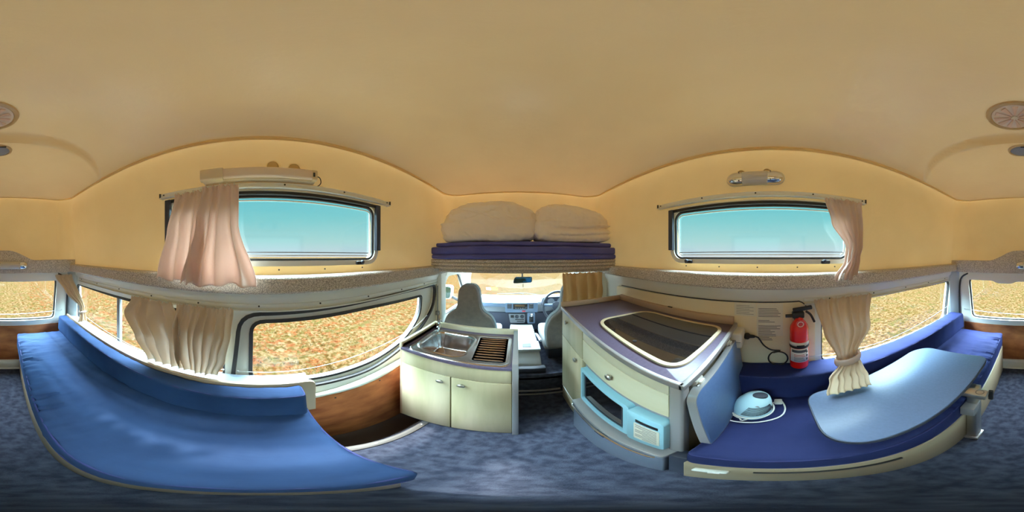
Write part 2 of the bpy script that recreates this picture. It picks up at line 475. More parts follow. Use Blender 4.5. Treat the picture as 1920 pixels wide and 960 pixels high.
# rear wall / tailgate
rear_sec = rpoly([(-.80, -.30), (.80, -.30), (.80, 1.20), (-.80, 1.20)], 0)
wrb = obj('wall_rear', prism(B(), rear_sec, 'xz', -1.62, -1.545), 'cream_paint')
RW = rpoly([(-.525, .60), (.525, .60), (.565, 1.03), (-.555, 1.03)], [.05, .05, .06, .06])
boolean(wrb, [cutter(RW, 'xz', -1.8, -1.3)]); struct(wrb)
w4 = window(4, RW, 'xz', -1.565, -1.585, .012, label='wide rear tailgate window')
bm = B(); prism(bm, rpoly([(-.47, .12), (.60, .12), (.60, .545), (-.60, .545), (-.60, .12)], 0), 'xz', -1.545, -1.532, .002); o = obj('wall_rear_lower', bm, 'plywood'); ren(o, 'trim_1'); struct(o)
for s in (-1, 1):
    P = spline([(s * .655, -1.535, .02), (s * .655, -1.535, .55), (s * .655, -1.535, .92), (s * .63, -1.535, 1.03), (s * .56, -1.535, 1.075)], 6)
    o = obj('tailgate_seal', tube(B(), P, .009, 6), 'rubber'); ren(o, 'trim_%d' % (2 if s < 0 else 3)); struct(o)
bm = B(); prism(bm, rpoly([(-.57, 1.005), (.08, 1.005), (.12, .985), (.26, .985), (.31, 1.01), (.58, 1.01), (.58, 1.09), (-.57, 1.09)], .03), 'xz', -1.56, -1.53, .004)
o = obj('rear_header', bm, 'cream_paint'); ren(o, 'trim_4'); struct(o)
bm = B(); box(bm, -.72, .72, -1.545, -1.515, -.02, .10, .006); box(bm, -.72, .72, -1.53, -1.50, -.02, .012, .004); o = obj('sill', bm, 'white_paint'); ren(o, 'trim_5'); struct(o)

# D pillars
for s in (-1, 1):
    bm = B(); prism(bm, rpoly([(s * .745, -1.55), (s * .66, -1.55), (s * .70, -1.50), (s * .735, -1.46)], .01), 'xy', .0, 1.09, .004)
    o = obj('pillar', bm, 'door_paint'); ren(o, 'trim_%d' % (6 if s < 0 else 7)); struct(o)

# floor with step well on the left
fl = obj('floor', prism(B(), [(-.74, -1.56), (.74, -1.56), (.74, 1.14), (-.74, 1.14)], 'xy', -.04, 0.0), 'floor_carpet')
boolean(fl, [cutter(rpoly([(-.9, .23), (-.50, .23), (-.475, .6), (-.47, 1.3), (-.9, 1.3)], [0, .06, .2, 0, 0]), 'xy', -.3, .3)]); struct(fl)
bm = B(); prism(bm, [(-.78, .20), (-.46, .20), (-.46, 1.40), (-.78, 1.40)], 'xy', -.23, -.19); box(bm, -.50, -.46, .2, 1.4, -.2, -.035); box(bm, -.78, -.46, .20, .235, -.2, -.03)
o = obj('step_well', bm, 'mat_black'); ren(o, 'trim_8'); struct(o)
bm = B()
P0 = spline([(-.505, .24, 0), (-.478, .45, 0), (-.47, .75, 0), (-.468, 1.12, 0)], 8); P1 = spline([(-.462, .24, 0), (-.445, .45, 0), (-.435, .75, 0), (-.43, 1.12, 0)], 8)
prism(bm, [(p.x, p.y) for p in P0] + [(p.x, p.y) for p in P1[::-1]], 'xy', -.045, .008, .003)
o = obj('step_edge', bm, 'step_grey'); 
tag(o, 'grey metal edging strip along the side door step', 'step edging')
ren(o, 'step_edging')
for p in ((-.468, .36), (-.455, .62)):
    obj('screw', lathe(B(), [(.007, .006), (.006, .011), (.001, .012)], (p[0], p[1], 0), n=12), 'steel_brushed', o)
# lower door trim board on the left
bm = B(); prism(bm, rpoly([(.17, -.20), (1.22, -.20), (1.22, .47), (.95, .445), (.6, .405), (.17, .375)], 0), 'yz', -.738, -.722, .002)
for v in bm.verts: v.co.x += .0 if v.co.z > .1 else .02
o = obj('door_board', bm, 'plywood'); tag(o, 'worn brown plywood lining board on the sliding side door', 'door panel'); ren(o, 'plywood_panel')
obj('edge_strip', box(B(), -.722, -.712, .236, 1.2, -.19, -.155, .003), 'cream_paint', o)
for yy, zz in ((.33, .36), (.60, .385), (.90, .42)): obj('screw', lathe(B(), [(.005, .0), (.005, .004)], (-.722, yy, zz), 'x', 10), 'black_plastic', o)
# rolled sill lip under the slider window; white stands in for its sunlit edge
bm = B(); P = spline([(-.727, .22, .425), (-.725, .45, .435), (-.722, .70, .465), (-.718, .93, .50)], 8)
tube(bm, P, [.012 + .014 * sin(pi * min(1, max(0, i / (len(P) - 1)))) for i in range(len(P))], 12)
o = obj('door_lip', bm, 'white_paint'); tag(o, 'rounded white sunlit sill lip along the side door above the plywood', 'door sill'); ren(o, 'door_sill_lip')

# carpeted ledges
def ledge(s, name):
    bm = B(); prism(bm, rpoly([(s * .672, 1.168), (s * .665, 1.10), (s * .72, 1.089), (s * .752, 1.168)], [.012, .012, 0, 0]), 'xz', -1.50, 1.43)
    o = obj(name, bm, 'grey_carpet'); struct(o)
ledge(-1, 'trim_left'); ledge(1, 'trim_right')
bm = B(); prism(bm, rpoly([(-.73, 1.088), (.73, 1.088), (.73, 1.205), (.32, 1.205), (.24, 1.235), (.12, 1.30), (-.12, 1.30), (-.24, 1.24), (-.30, 1.21), (-.73, 1.215)], [0, 0, 0, .05, .05, .08, .08, .05, .05, 0]), 'xz', -1.60, -1.495, .006)
o = obj('trim_rear', bm, 'grey_carpet'); struct(o)

# header rails (metal track with screws) along both sides
for s, y0, y1, lab in ((-1, -1.42, 1.30, 'long white curtain track screwed above the left lower windows'), (1, -1.42, -.15, 'white curtain track screwed above the right rear window')):
    t = thing('curtain_track', lab, 'curtain track', (s * .745, (y0 + y1) / 2, 1.0), 'curtain tracks')
    bm = B(); box(bm, min(s * .733, s * .752), max(s * .733, s * .752), y0, y1, 1.022, 1.040, .002); box(bm, min(s * .728, s * .752), max(s * .728, s * .752), y0, y1, 1.004, 1.010, .001)
    obj('rail', bm, 'white_paint', t)
    for k in range(int((y1 - y0) / .27) + 1):
        obj('screw', lathe(B(), [(.004, 0), (.004, -s * .003), (.001, -s * .005)], (s * .733, y0 + .06 + k * .27, 1.031), 'x', 8), 'black_plastic', t)

# ---------------- high fibreglass roof
YF, YR = 1.47, -1.63
def ring_at(hx, yf, yr, r, n=10, m=14):
    P = []
    cs = ((hx, yf, 0), (-hx, yf, pi / 2), (-hx, yr, pi), (hx, yr, 1.5 * pi))
    for ci, (cx, cy, st) in enumerate(cs):
        sx_ = -1 if cx > 0 else 1; sy_ = -1 if cy > 0 else 1
        for i in range(n + 1):
            t_ = st + pi / 2 * i / n; P.append(Vector((cx + sx_ * r + r * cos(t_), cy + sy_ * r + r * sin(t_))))
        nx, ny, ns = cs[(ci + 1) % 4]
        sx2 = -1 if nx > 0 else 1; sy2 = -1 if ny > 0 else 1
        q = Vector((nx + sx2 * r + r * cos(ns), ny + sy2 * r + r * sin(ns))); p = P[-1].copy()
        for i in range(1, m): P.append(p.lerp(q, i / m))
    return P
def seamz(y): return 1.812 + .034 * (y / 1.5) ** 2
lev = [(-.09, .748, 0), (0, .745, 0), (.2, .722, 0), (.5, .708, 0), (.8, .702, 0), (.97, .699, 0), (1.0, .694, 0)]
bm = B(); RG = []
for f, hx, _ in lev:
    yf = 1.50 - .05 * f; r_ = .14
    RG.append([bm.verts.new((p.x, p.y, 1.165 + f * (seamz(p.y) - 1.165))) for p in ring_at(hx, yf, YR + .01, r_)])
RG.append([bm.verts.new((p.x, p.y, seamz(p.y) + .004)) for p in ring_at(.684, 1.436, YR + .024, .135)])
for A, Bq in zip(RG, RG[1:]):
    n = len(A)
    for k in range(n): bm.faces.new((A[k], A[(k + 1) % n], Bq[(k + 1) % n], Bq[k]))
bmesh.ops.recalc_face_normals(bm, faces=bm.faces[:])
# thickness outwards
geo = bmesh.ops.solidify(bm, geom=bm.faces[:], thickness=-.025)
wu = obj('wall_upper', bm, 'fibreglass', ang=50)
if max(v.co.x for v in wu.data.vertices) < .76: print('upper shell grew inwards')
UL = rrect(-.405, .548, 1.228, 1.512, .045); UR = rrect(-.375, .522, 1.232, 1.500, .05)
boolean(wu, [cutter(UL, 'yz', -.9, -.6), cutter(UR, 'yz', .6, .9)])
struct(wu)
bm = B(); NY, NX = 300, 64; H = ring = None
yf, yr, hx0, rc = 1.450, -1.620, .698, .145
G = []
ys = []
for i in range(NY + 1):
    t_ = i / NY; t_ = .5 - .5 * cos(pi * t_) if False else t_
    ys.append(yr + (yf - yr) * t_)
def halfw(y):
    d = min(y - yr, yf - y)
    return hx0 if d >= rc else hx0 - rc + math.sqrt(max(0, rc * rc - (rc - d) ** 2))
for y in ys:
    hw = halfw(y); row = []
    for j in range(NX + 1):
        u = -1 + 2 * j / NX; u = math.sin(u * pi / 2); x = u * hw
        e = abs((y - (-.08)) / 1.52); e = min(1, e)
        dome = (max(0, 1 - abs(x / hx0) ** 3.4)) ** .62
        ends = (max(0, 1 - (max(0, y + .0) / 1.44) ** 2.6)) ** .9 if y > 0 else (max(0, 1 - (-y / 1.61) ** 7)) ** .8
        z = seamz(y) + .004 + .150 * dome * ends + .012 * (1 - (x / hx0) ** 2)*ends
        ystep = -.775 - .13 * (abs(x) / .62) ** 4
        st = 1 - ss(ystep - .028, ystep, y)
        drop = .070 * (1 - (max(0, -y - .8) / .9)) * dome
        z -= st * max(0, drop + .03 * dome * ss(-.8, -1.55, y) * 0)
        z = max(z, seamz(y) + .003)
        row.append(bm.verts.new((x, y, z)))
    G.append(row)
for i in range(NY):
    for j in range(NX): bm.faces.new((G[i][j], G[i][j + 1], G[i + 1][j + 1], G[i + 1][j]))
o = obj('ceiling', bm, 'fibreglass_ceiling', ang=60, recalc=False); struct(o)
def ceil_z(x, y):
    dome = (max(0, 1 - abs(x / hx0) ** 3.4)) ** .62
    ends = (max(0, 1 - (max(0, y) / 1.44) ** 2.6)) ** .9 if y > 0 else (max(0, 1 - (-y / 1.61) ** 7)) ** .8
    z = seamz(y) + .004 + .150 * dome * ends + .012 * (1 - (x / hx0) ** 2) * ends
    if y < -.80: z -= .070 * (1 - (max(0, -y - .8) / .9)) * dome
    return z

# upper hinged windows
w5 = window(5, UL, 'yz', -.708, -.722, .012, 'glass_upper', label='upper left hinged acrylic window with insect screen')
w6 = window(6, UR, 'yz', .708, .722, .012, 'glass_upper', label='upper right hinged acrylic window')
for t, loop, s in ((w5, UL, -1), (w6, UR, 1)):
    ya, yb = min(p[0] for p in loop), max(p[0] for p in loop); za, zb = min(p[1] for p in loop), max(p[1] for p in loop)
    obj('flange', ring_prism(B(), offset_loop(loop, -.020), offset_loop(loop, .002), 'yz', s * .698, s * .712), 'cream_paint', t)
    obj('inner_rim', ring_prism(B(), offset_loop(loop, .022), offset_loop(loop, .026), 'yz', s * .712, s * .718), 'white_paint', t)
    obj('lower_bar', box(B(), min(s * .712, s * .718), max(s * .712, s * .718), ya + .03, yb - .03, za + .035, za + .039), 'grey_plastic', t)
    obj('hinge_strip', box(B(), min(s * .690, s * .712), max(s * .690, s * .712), ya - .01, yb + .01, zb - .004, zb + .012, .003), 'black_plastic', t)
    for yy in (ya + .13, yb - .10):
        L = obj('latch', box(B(), min(s * .684, s * .70), max(s * .684, s * .70), yy - .022, yy + .022, za - .020, za - .002, .005), 'black_plastic', t)
        obj('latch_knob', lathe(B(), [(.008, 0), (.008, -s * .012), (.004, -s * .015)], (s * .688, yy + .008, za - .006), 'x', 14), 'dark_plastic', L)
    for k in range(5):
        obj('screw', lathe(B(), [(.0035, 0), (.0035, -s * .003)], (s * .7025, ya + .08 + k * (yb - ya - .16) / 4, za - .034), 'x', 8), 'black_plastic', t)
    for yy in ((ya - .01, yb + .01)):
        obj('side_arm', box(B(), min(s * .680, s * .702), max(s * .680, s * .702), yy - .014, yy + .014, za + .05 if yy > 0 else za + .04, zb + .01, .003), 'dark_plastic', t)

# upper curtain rails
for s, y0, y1, z, lab in ((-1, -.455, .640, 1.548, 'upper left white aluminium curtain rail above the screened window'), (1, -.462, .622, 1.545, 'upper right white aluminium curtain rail below the oval lamp')):
    t = thing('curtain_rail', lab, 'curtain rail', (s * .695, .09, z - .015), 'upper curtain rails')
    bm = B()
    box(bm, min(s * .683, s * .708), max(s * .683, s * .708), y0, y1, z - .006, z + .012, .002)
    box(bm, min(s * .675, s * .70), max(s * .675, s * .70), y0, y1, z - .014, z - .009, .001)
    obj('track', bm, 'white_paint', t)
    for yy in (y0, y1): obj('end_cap', box(B(), min(s * .677, s * .706), max(s * .677, s * .706), yy - .003, yy + .003, z - .012, z + .013), 'black_plastic', t)
    for k in range(5): obj('screw', lathe(B(), [(.004, 0), (.004, -s * .002)], (s * .683, y0 + .02 + k * (y1 - y0 - .04) / 4, z + .003), 'x', 8), 'black_plastic', t)

# ---------------- lamps
t = thing('tube_lamp', 'long cream fluorescent tube lamp with frosted cover above the upper left window', 'lamp', (-.695, -.01, 1.565))
obj('housing', box(B(), -.702, -.665, -.235, .215, 1.566, 1.625, .008), 'tube_housing', t)
bm = B(); prism(bm, rrect(-.665, -.645, 1.571, 1.620, .010), 'xz', -.145, .195, .002); df = obj('diffuser', bm, 'tube_diffuser', t)
bm = B(); prism(bm, rrect(-.668, -.646, 1.568, 1.622, .009), 'xz', .195, .217, .003); obj('end_cap', bm, 'tube_housing', t)
bm = B(); prism(bm, rrect(-.668, -.640, 1.566, 1.624, .009), 'xz', -.237, -.145, .003); obj('end_cap', bm, 'tube_housing', t)
obj('switch_or_gap_shade', box(B(), -.650, -.642, .198, .206, 1.585, 1.605, .002), 'black_plastic', t)
bm = B(); tube(bm, spline([(-.67, .214, 1.60), (-.675, .235, 1.60), (-.685, .245, 1.58), (-.69, .232, 1.562), (-.695, .21, 1.560)], 6), .0022, 6); obj('cable', bm, 'black_plastic', t)
bm = B(); tube(bm, spline([(-.69, .07, 1.625), (-.69, .085, 1.638), (-.69, .10, 1.636), (-.69, .11, 1.625)], 6), .0022, 6); obj('cable', bm, 'black_plastic', t)
for i, (yy, zz, lab) in enumerate(((.046, 1.655, 'left clear glue pad on the wall above the tube lamp'), (.135, 1.648, 'right clear glue pad on the wall above the tube lamp'))):
    bm = B(); lathe(bm, [(.026, 0), (.026, .003), (.022, .005), (.018, .003), (.001, .003)], (-.7065, yy, zz), 'x', 24, sy=1.15); tag(obj('adhesive_pad', bm, 'glue'), lab, 'glue pad', 'glue pads above the tube lamp')

def capsule_lamp(c, L, hgt, s_axis, label, ax):
    """capsule lamp: chromed ends, ribbed lens. ax 'x': on a wall facing -x ; ax 'y': on the rear wall facing +y"""
    t = thing('capsule_lamp', label, 'lamp', c, 'capsule lamps')
    c = Vector(c); cz = c.z + hgt / 2
    def put(bm):
        for v in bm.verts:
            a, d, h_ = v.co
            v.co = Vector((c.x - d, c.y + a, cz + h_)) if ax == 'x' else Vector((c.x + a, c.y + d, cz + h_))
        return bm
    r = hgt / 2
    bm = B(); prism(bm, rrect(-L / 2, L / 2, -r, r, r * .98, 10), 'xz', 0, .008, .002); obj('base_plate', put(bm), 'satin_metal', t)
    for sgn in (-1, 1):
        bm = B(); n = 16; rows = []
        for i in range(9):                                      # quarter dome + cylinder end
            a = pi / 2 * i / 8; xx = sgn * (L / 2 - r * 1.25 + r * 1.2 * sin(a)); rr = r * .96 * cos(a) + .0005
            rows.append([bm.verts.new((xx, .006 + rr * .85 * sin(pi * k / n), rr * cos(pi * k / n))) for k in range(n + 1)])
        rows.insert(0, [bm.verts.new((sgn * (L / 2 - r * 2.0), .006 + r * .96 * .85 * sin(pi * k / n), r * .96 * cos(pi * k / n))) for k in range(n + 1)])
        for A, Bq in zip(rows, rows[1:]):
            for k in range(n): bm.faces.new((A[k], A[k + 1], Bq[k + 1], Bq[k]))
        obj('end_cap', put(bm), 'chrome', t)
    bm = B(); n = 40; R0 = []
    for xx in (-(L / 2 - r * 2.0), L / 2 - r * 2.0):
        R0.append([bm.verts.new((xx, .006 + r * (.84 + .03 * (k % 4 < 2)) * sin(pi * k / n), r * .93 * cos(pi * k / n))) for k in range(n + 1)])
    for k in range(n): bm.faces.new((R0[0][k], R0[0][k + 1], R0[1][k + 1], R0[1][k]))
    ln = obj('ribbed_lens', put(bm), 'lens', t)
    for (a, h_) in ((-.07, .6), (.07, .6), (-.07, -.6), (.07, -.6)):
        bm = B(); lathe(bm, [(.003, 0), (.003, .002)], (a * L / .27, .006 + r * .74, h_ * r), 'y', 8); obj('screw', put(bm), 'dark_plastic', t)
    return t
capsule_lamp((.700, .083, 1.596), .27, .078, 1, 'oval chrome-ended lamp on the yellow wall above the upper right window', 'x')
capsule_lamp((-.085, -1.494, 1.128), .335, .072, 1, 'oval chrome-ended lamp mounted on the grey carpet trim above the rear window', 'y')
for yy, zz, r_, lab in ((.15, 1.672, .020, 'upper near glue blob peeling behind the right oval lamp'), (.03, 1.675, .018, 'second glue blob showing above the right oval lamp')):
    bm = B(); lathe(bm, [(r_, 0), (r_, -.004), (r_ * .8, -.006), (r_ * .7, -.003), (.001, -.003)], (.7035, yy, zz), 'x', 20); tag(obj('adhesive_blob', bm, 'glue'), lab, 'glue pad', 'glue blobs behind the oval lamp')

# ceiling vent and dome lamp
cz = ceil_z(.012, -.63)
t = thing('roof_vent', 'round cream roof vent with radial fan slots in the rear ceiling', 'vent', (.012, -.63, cz - .02))
obj('rim', lathe(B(), [(.112, .02), (.108, .004), (.094, .0), (.090, .004)], (.012, -.63, cz - .016), n=48, cap=False), 'fibreglass_ceiling', t)
obj('slot_daylight', lathe(B(), [(.090, .006), (.088, .004), (.001, .004)], (.012, -.63, cz - .016), n=48), 'tube_diffuser', t)  # pale colour stands in for daylight showing through the slots
for k in range(11):
    a0 = 2 * pi * k / 11; bm = B()
    V = [(.018, -.10), (.078, -.15), (.080, .10), (.018, .10)]
    pts = [(.012 + r * cos(a0 + w_), -.63 + r * sin(a0 + w_)) for r, w_ in V]
    prism(bm, pts, 'xy', cz - .022, cz - .012, .001); 
    for v in bm.verts:
        v.co.z += .006 * sin(4 * (atan2(v.co.y + .63, v.co.x - .012) - a0))
    obj('blade', bm, 'vent_pink', t)
obj('hub', lathe(B(), [(.014, .0), (.012, -.006), (.001, -.007)], (.012, -.63, cz - .014), n=20), 'cream_plastic', t)
cz = ceil_z(0, -.885)
t = thing('ceiling_lamp', 'small round grey lamp set in the lowered rear ceiling', 'lamp', (-.005, -.885, cz - .02))
obj('rim', lathe(B(), [(.078, .02), (.076, .004), (.064, 0), (.062, .004)], (-.005, -.885, cz - .014), n=40, cap=False, sy=.85), 'fibreglass_ceiling', t)
obj('lens', lathe(B(), [(.063, .004), (.055, -.004), (.03, -.009), (.001, -.010)], (-.005, -.885, cz - .012), n=40, sy=.85), 'grey_plastic', t)
obj('gap_shadow_cap', box(B(), -.05, .0, -.835, -.831, cz - .02, cz - .012), 'black_plastic', t).name = 'switch_or_gap_shade'  # black sliver stands in for the shadow in the gap beside the lens

# ------------------------------------------------------------------ bench seats
def gather(co, s):
    # short puckers across the cushion near its rear half, long stretch lines along it
    m = ss(.15, -.5, co.y) if False else max(0, min(1, (-.25 - co.y) / .35))
    u = abs(co.x)
    near = max(0, 1 - abs(u - .17) / .22)
    d = .042 * m * near * (.25 - abs(noise.noise(Vector((co.y * 34, u * 4, s)))))
    d += .011 * (.3 - abs(noise.noise(Vector((co.x * 16 + co.y * 1.5, co.y * 1.1, s + 4)))))
    return d
def wrinkle(amp, sx_, sy_, seed=0, puff=0.0, box_=None):
    def f(co, n):
        k = noise.noise(Vector((co.x * sx_ + seed, co.y * sy_, co.z * sx_))) + .5 * noise.noise(Vector((co.x * sx_ * 2.3 + seed, co.y * sy_ * 2.3, co.z * 9)))
        d = amp * k
        if box_ and n.z > .5:
            x0, x1, y0, y1 = box_
            u = abs((co.x - (x0 + x1) / 2) / ((x1 - x0) / 2)); v = abs((co.y - (y0 + y1) / 2) / ((y1 - y0) / 2))
            d += puff * (max(0, 1 - u ** 4) * max(0, 1 - v ** 10)) + gather(co, seed)
        return co + n * d
    return f
def bench(s, label_c, label_b, xf, yend, matn, y0=-1.475):
    xb = s * .735
    xa, xc = sorted((xf, -.632 if s < 0 else xb))
    bm = rblock(xa, xc, y0, yend,   .345, .487, .022, .011, wrinkle(.0035, 7, 22, s * 3, .008, (xa, xc, y0, yend)))
    o = obj('seat_cushion', bm, matn, ang=80); tag(o, label_c, 'cushion', 'long seat cushions')
    e = .006
    for zz in (.478, .356):
        P = [(xa + (.012 if s > 0 else .02), yend - .008 + e, zz), (xf - s * e * .5, yend - .02, zz), (xf - s * e * .5, y0 + .02, zz)] if False else None
        fx = xf + s * .004
        bx = xb - s * .02 if s > 0 else -.625; pts = rpoly([(bx, y0 + .004), (fx, y0 + .004), (fx, yend - .004), (bx, yend - .004)], .02, 6)
        obj('piping', tube(B(), [(a, b_, zz) for a, b_ in pts], .0035, 6), 'piping', o)
    t = thing('bench_base', label_b, 'bench', ((xf + xb) / 2, (y0 + yend) / 2, 0))
    return o, t
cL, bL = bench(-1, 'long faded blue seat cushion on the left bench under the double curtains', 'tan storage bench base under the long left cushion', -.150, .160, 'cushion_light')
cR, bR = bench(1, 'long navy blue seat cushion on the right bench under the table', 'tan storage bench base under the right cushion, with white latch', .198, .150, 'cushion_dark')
bm = B(); box(bm, -.735, -.172, -1.46, .150, 0, .342, .006); obj('carcass', bm, 'bench_tan', bL)
bm = B(); box(bm, .195, .735, -1.46, .150, 0, .342, .006); cc = obj('carcass', bm, 'bench_tan', bR)
obj('slot_handle', box(B(), .188, .197, -.24, .03, .268, .286, .003), 'black_plastic', bR)
bm = B(); box(bm, .178, .197, .065, .125, .262, .288, .005); lt = obj('latch', bm, 'white_plastic', bR)
obj('latch_button', box(B(), .174, .180, .075, .095, .268, .282, .002), 'label_white', lt)
# backrests: a long wedge against each wall
def backrest(s, xfb, xft, xbk, zt, yend, matn, label, y0=-1.50):
    def f(co, n):
        k = (co.z - .492) / (zt - .492)
        co = Vector(co); dx = (xft - xfb) * max(0, min(1, k))
        w_ = (co.x - xbk) / (xfb - xbk)
        co.x += dx * max(0, min(1, w_))
        d = .004 * noise.noise(Vector((co.x * 6, co.y * 26, co.z * 5 + s))) + .002 * noise.noise(Vector((co.x * 20, co.y * 60, co.z * 8)))
        return co + n * d
    xa, xc = sorted((xfb, xbk))
    o = obj('backrest_cushion', rblock(xa, xc, y0, yend, .4945, zt, .016, .02, f), matn, ang=80)
    tag(o, label, 'cushion', 'long backrest cushions')
    for zz, fx in ((zt - .006, xft + s * .006),):
        pts = rpoly([(xbk - s * .01, y0 + .004), (fx, y0 + .004), (fx, yend - .003), (xbk - s * .01, yend - .003)], .014, 6)
        obj('piping', tube(B(), [(a, b_, zz) for a, b_ in pts], .003, 6), 'piping', o)
    return o
backrest(-1, -.540, -.550, -.632, .645, .145, 'cushion_light', 'long blue backrest cushion along the left wall, end facing the sink')
backrest(1, .585, .600, .735, .655, .168, 'cushion_dark', 'long blue backrest cushion along the right wall behind the heater and table')
# board behind the left backrest
bm = B(); prism(bm, rpoly([(-1.5, .40), (.205, .40), (.205, .655), (-1.5, .655)], [0, 0, .04, 0]), 'yz', -.652, -.634, .003)
box(bm, -.72, -.652, .10, .14, .40, .64)
o = obj('back_board', bm, 'edge_wood'); tag(o, 'pale board with rounded corner behind the left backrest cushion', 'board')
# shelf behind board (top of wheel box)
bm = B(); box(bm, -.738, -.653, -1.5, .19, .60, .628, .004); o = obj('bench_rear_ledge', bm, 'ledge_paint'); tag(o, 'narrow white shelf between the left backrest board and the window', 'shelf'); ren(o, 'narrow_shelf')

# ------------------------------------------------------------------ table on pedestal arm
t = thing('folding_table', 'grey blue table top with rounded corners over the right bench', 'table', (.14, -.62, 0))
top = rpoly([(.172, -.845), (.53, -.805), (.577, -.715), (.490, -.110), (.192, -.095)], [.06, .05, .12, .06, .10], 10)
bm = B(); prism(bm, top, 'xy', .610, .632, .003); tt = obj('table_top', bm, 'table_blue', t)
obj('edge_band', ring_prism(B(), offset_loop(top, -.0025), offset_loop(top, .002), 'xy', .611, .629), 'dark_plastic', t)
bm = B(); box(bm, .100, .42, -.578, -.528, .578, .609, .006); obj('arm', bm, 'satin_metal', t)
obj('arm_socket', lathe(B(), [(.017, .0), (.017, .003), (.013, .003), (.013, .001), (.001, .001)], (.128, -.553, .608), n=24), 'steel_brushed', t)
bm = B(); box(bm, .148, .190, -.640, -.575,   .02, .577, .006); obj('post', bm, 'satin_metal', t)
obj('post_clamp', box(B(), .142, .196, -.61, -.53, .40, .47, .005), 'edge_grey', t)
k = obj('clamp_lever', box(B(), .086, .104, -.590, -.575, .53, .600, .004), 'black_plastic', t)
obj('lever_pivot', tube(B(), [(.095, -.583, .592), (.12, -.565, .592)], .007, 10), 'black_plastic', k)
obj('post_foot', box(B(), .140, .1945, -.65, -.565, 0, .03, .004), 'edge_grey', t)

# ------------------------------------------------------------------ curtains
def curtain(name, label, axis, base, a_keys, z0, z1, pleats, amp, m, group=None, seed=0, rows=46, header=.02, hemvar=.012, inward=1, zf=None, loops=True):
    """a_keys: (v, start, end, amplitude factor) along height v 0=top; base(v) gives the wall-side depth coordinate.
    inward: sign of the direction into the room along the depth axis."""
    rnd = random.Random(seed); cols = pleats * 16; bm = B(); G = []
    ph = [rnd.uniform(-.5, .5) for _ in range(pleats + 1)]
    def key(v, i):
        for a, b_ in zip(a_keys, a_keys[1:]):
            if a[0] <= v <= b_[0]:
                t_ = (v - a[0]) / (b_[0] - a[0]); t_ = t_ * t_ * (3 - 2 * t_); return a[i] * (1 - t_) + b_[i] * t_
        return a_keys[-1][i]
    for r in range(rows + 1):
        v = r / rows; row = []
        s0, s1, am = key(v, 1), key(v, 2), key(v, 3)
        for c in range(cols + 1):
            u = c / cols
            w_ = u + .018 * noise.noise(Vector((u * 9 + seed, v * 2.2, 3)))
            th = 2 * pi * pleats * w_ + 1.7 * noise.noise(Vector((u * pleats * .8 + seed, v * 1.6, 7)))
            hsh = sin(th); hsh = hsh * (1.25 - .25 * hsh * hsh)
            loc_amp = amp * am * (.75 + .6 * noise.noise(Vector((u * pleats * .7, v * 1.2 + seed, 1))))
            d = base(v) + inward * (loc_amp * (1 + hsh) + .004)
            a = s0 + (s1 - s0) * u + loc_amp * .45 * cos(th) * (1 if s1 > s0 else -1) * .6
            if header and v < .05: d += inward * .004 * sin(th * 2.6) ; 
            zz = (zf(v) if zf else z0 + (z1 - z0) * v) + hemvar * v * noise.noise(Vector((u * 5 + seed, 0, 2))) * 2 + hemvar * .35 * v * hsh
            if v < .04: zz += .004 * sin(th * 3)
            p = (d, a, zz) if axis == 'x' else (a, d, zz)
            row.append(bm.verts.new(p))
        G.append(row)
    for i in range(rows):
        for j in range(cols): bm.faces.new((G[i][j], G[i][j + 1], G[i + 1][j + 1], G[i + 1][j]))
    zb = min(z0, z1)
    mid = (a_keys[0][1] + a_keys[0][2]) / 2
    loc = (base(0), mid, zb) if axis == 'x' else (mid, base(0), zb)
    t = thing(name, label, 'curtain', loc, group)
    o = obj('cloth', bm, m, t, ang=80, solid=.0022, recalc=False)
    s0, s1 = a_keys[0][1], a_keys[0][2]
    n = max(4, pleats + 1)
    for i in range(n if loops else 0):
        a = s0 + (s1 - s0) * (i + .5) / n; d = base(0) + inward * .003
        P = [(d + inward * (.006 + .006 * cos(q)), a, z0 + .006 * sin(q) + .002) if axis == 'x' else (a, d + inward * (.006 + .006 * cos(q)), z0 + .006 * sin(q) + .002) for q in [2 * pi * j / 10 for j in range(10)]]
        obj('hook', tube(B(), P, .0014, 5, closed=True), 'white_plastic', t)
    return t
G_LOW = None
# upper left: two panels bunched over the rear half of the window
curtain('curtain', 'pinkish cream curtain bunched at the rear end of the upper left window', 'x', lambda v: -.676 + .026 * ss(0, .9, v), [(0, -.365, -.225, .5), (.45, -.40, -.22, .9), (1, -.435, -.215, 1.3)], 1.532, 1.145, 3, .019, 'curtain_pale', seed=3, hemvar=.012)
curtain('curtain', 'pinkish cream curtain hanging in front of the tube lamp at the upper left window', 'x', lambda v: -.648 + .014 * ss(0, .9, v), [(0, -.225, -.085, .6), (.4, -.245, -.085, .9), (1, -.315, -.020, 1.35)], 1.533, 1.140, 4, .017, 'curtain_pale', seed=8, hemvar=.012)
curtain('curtain', 'narrow pinkish curtain drawn to the rear end of the upper right window', 'x', lambda v: .676 - .02 * ss(0, .9, v), [(0, -.430, -.235, .55), (.30, -.435, -.265, .8), (.62, -.425, -.335, .9), (.78, -.405, -.325, 1.0), (1, -.385, -.275, 1.3)], 1.530, 1.150, 5, .013, 'curtain_pale', seed=5, inward=-1, hemvar=.02)
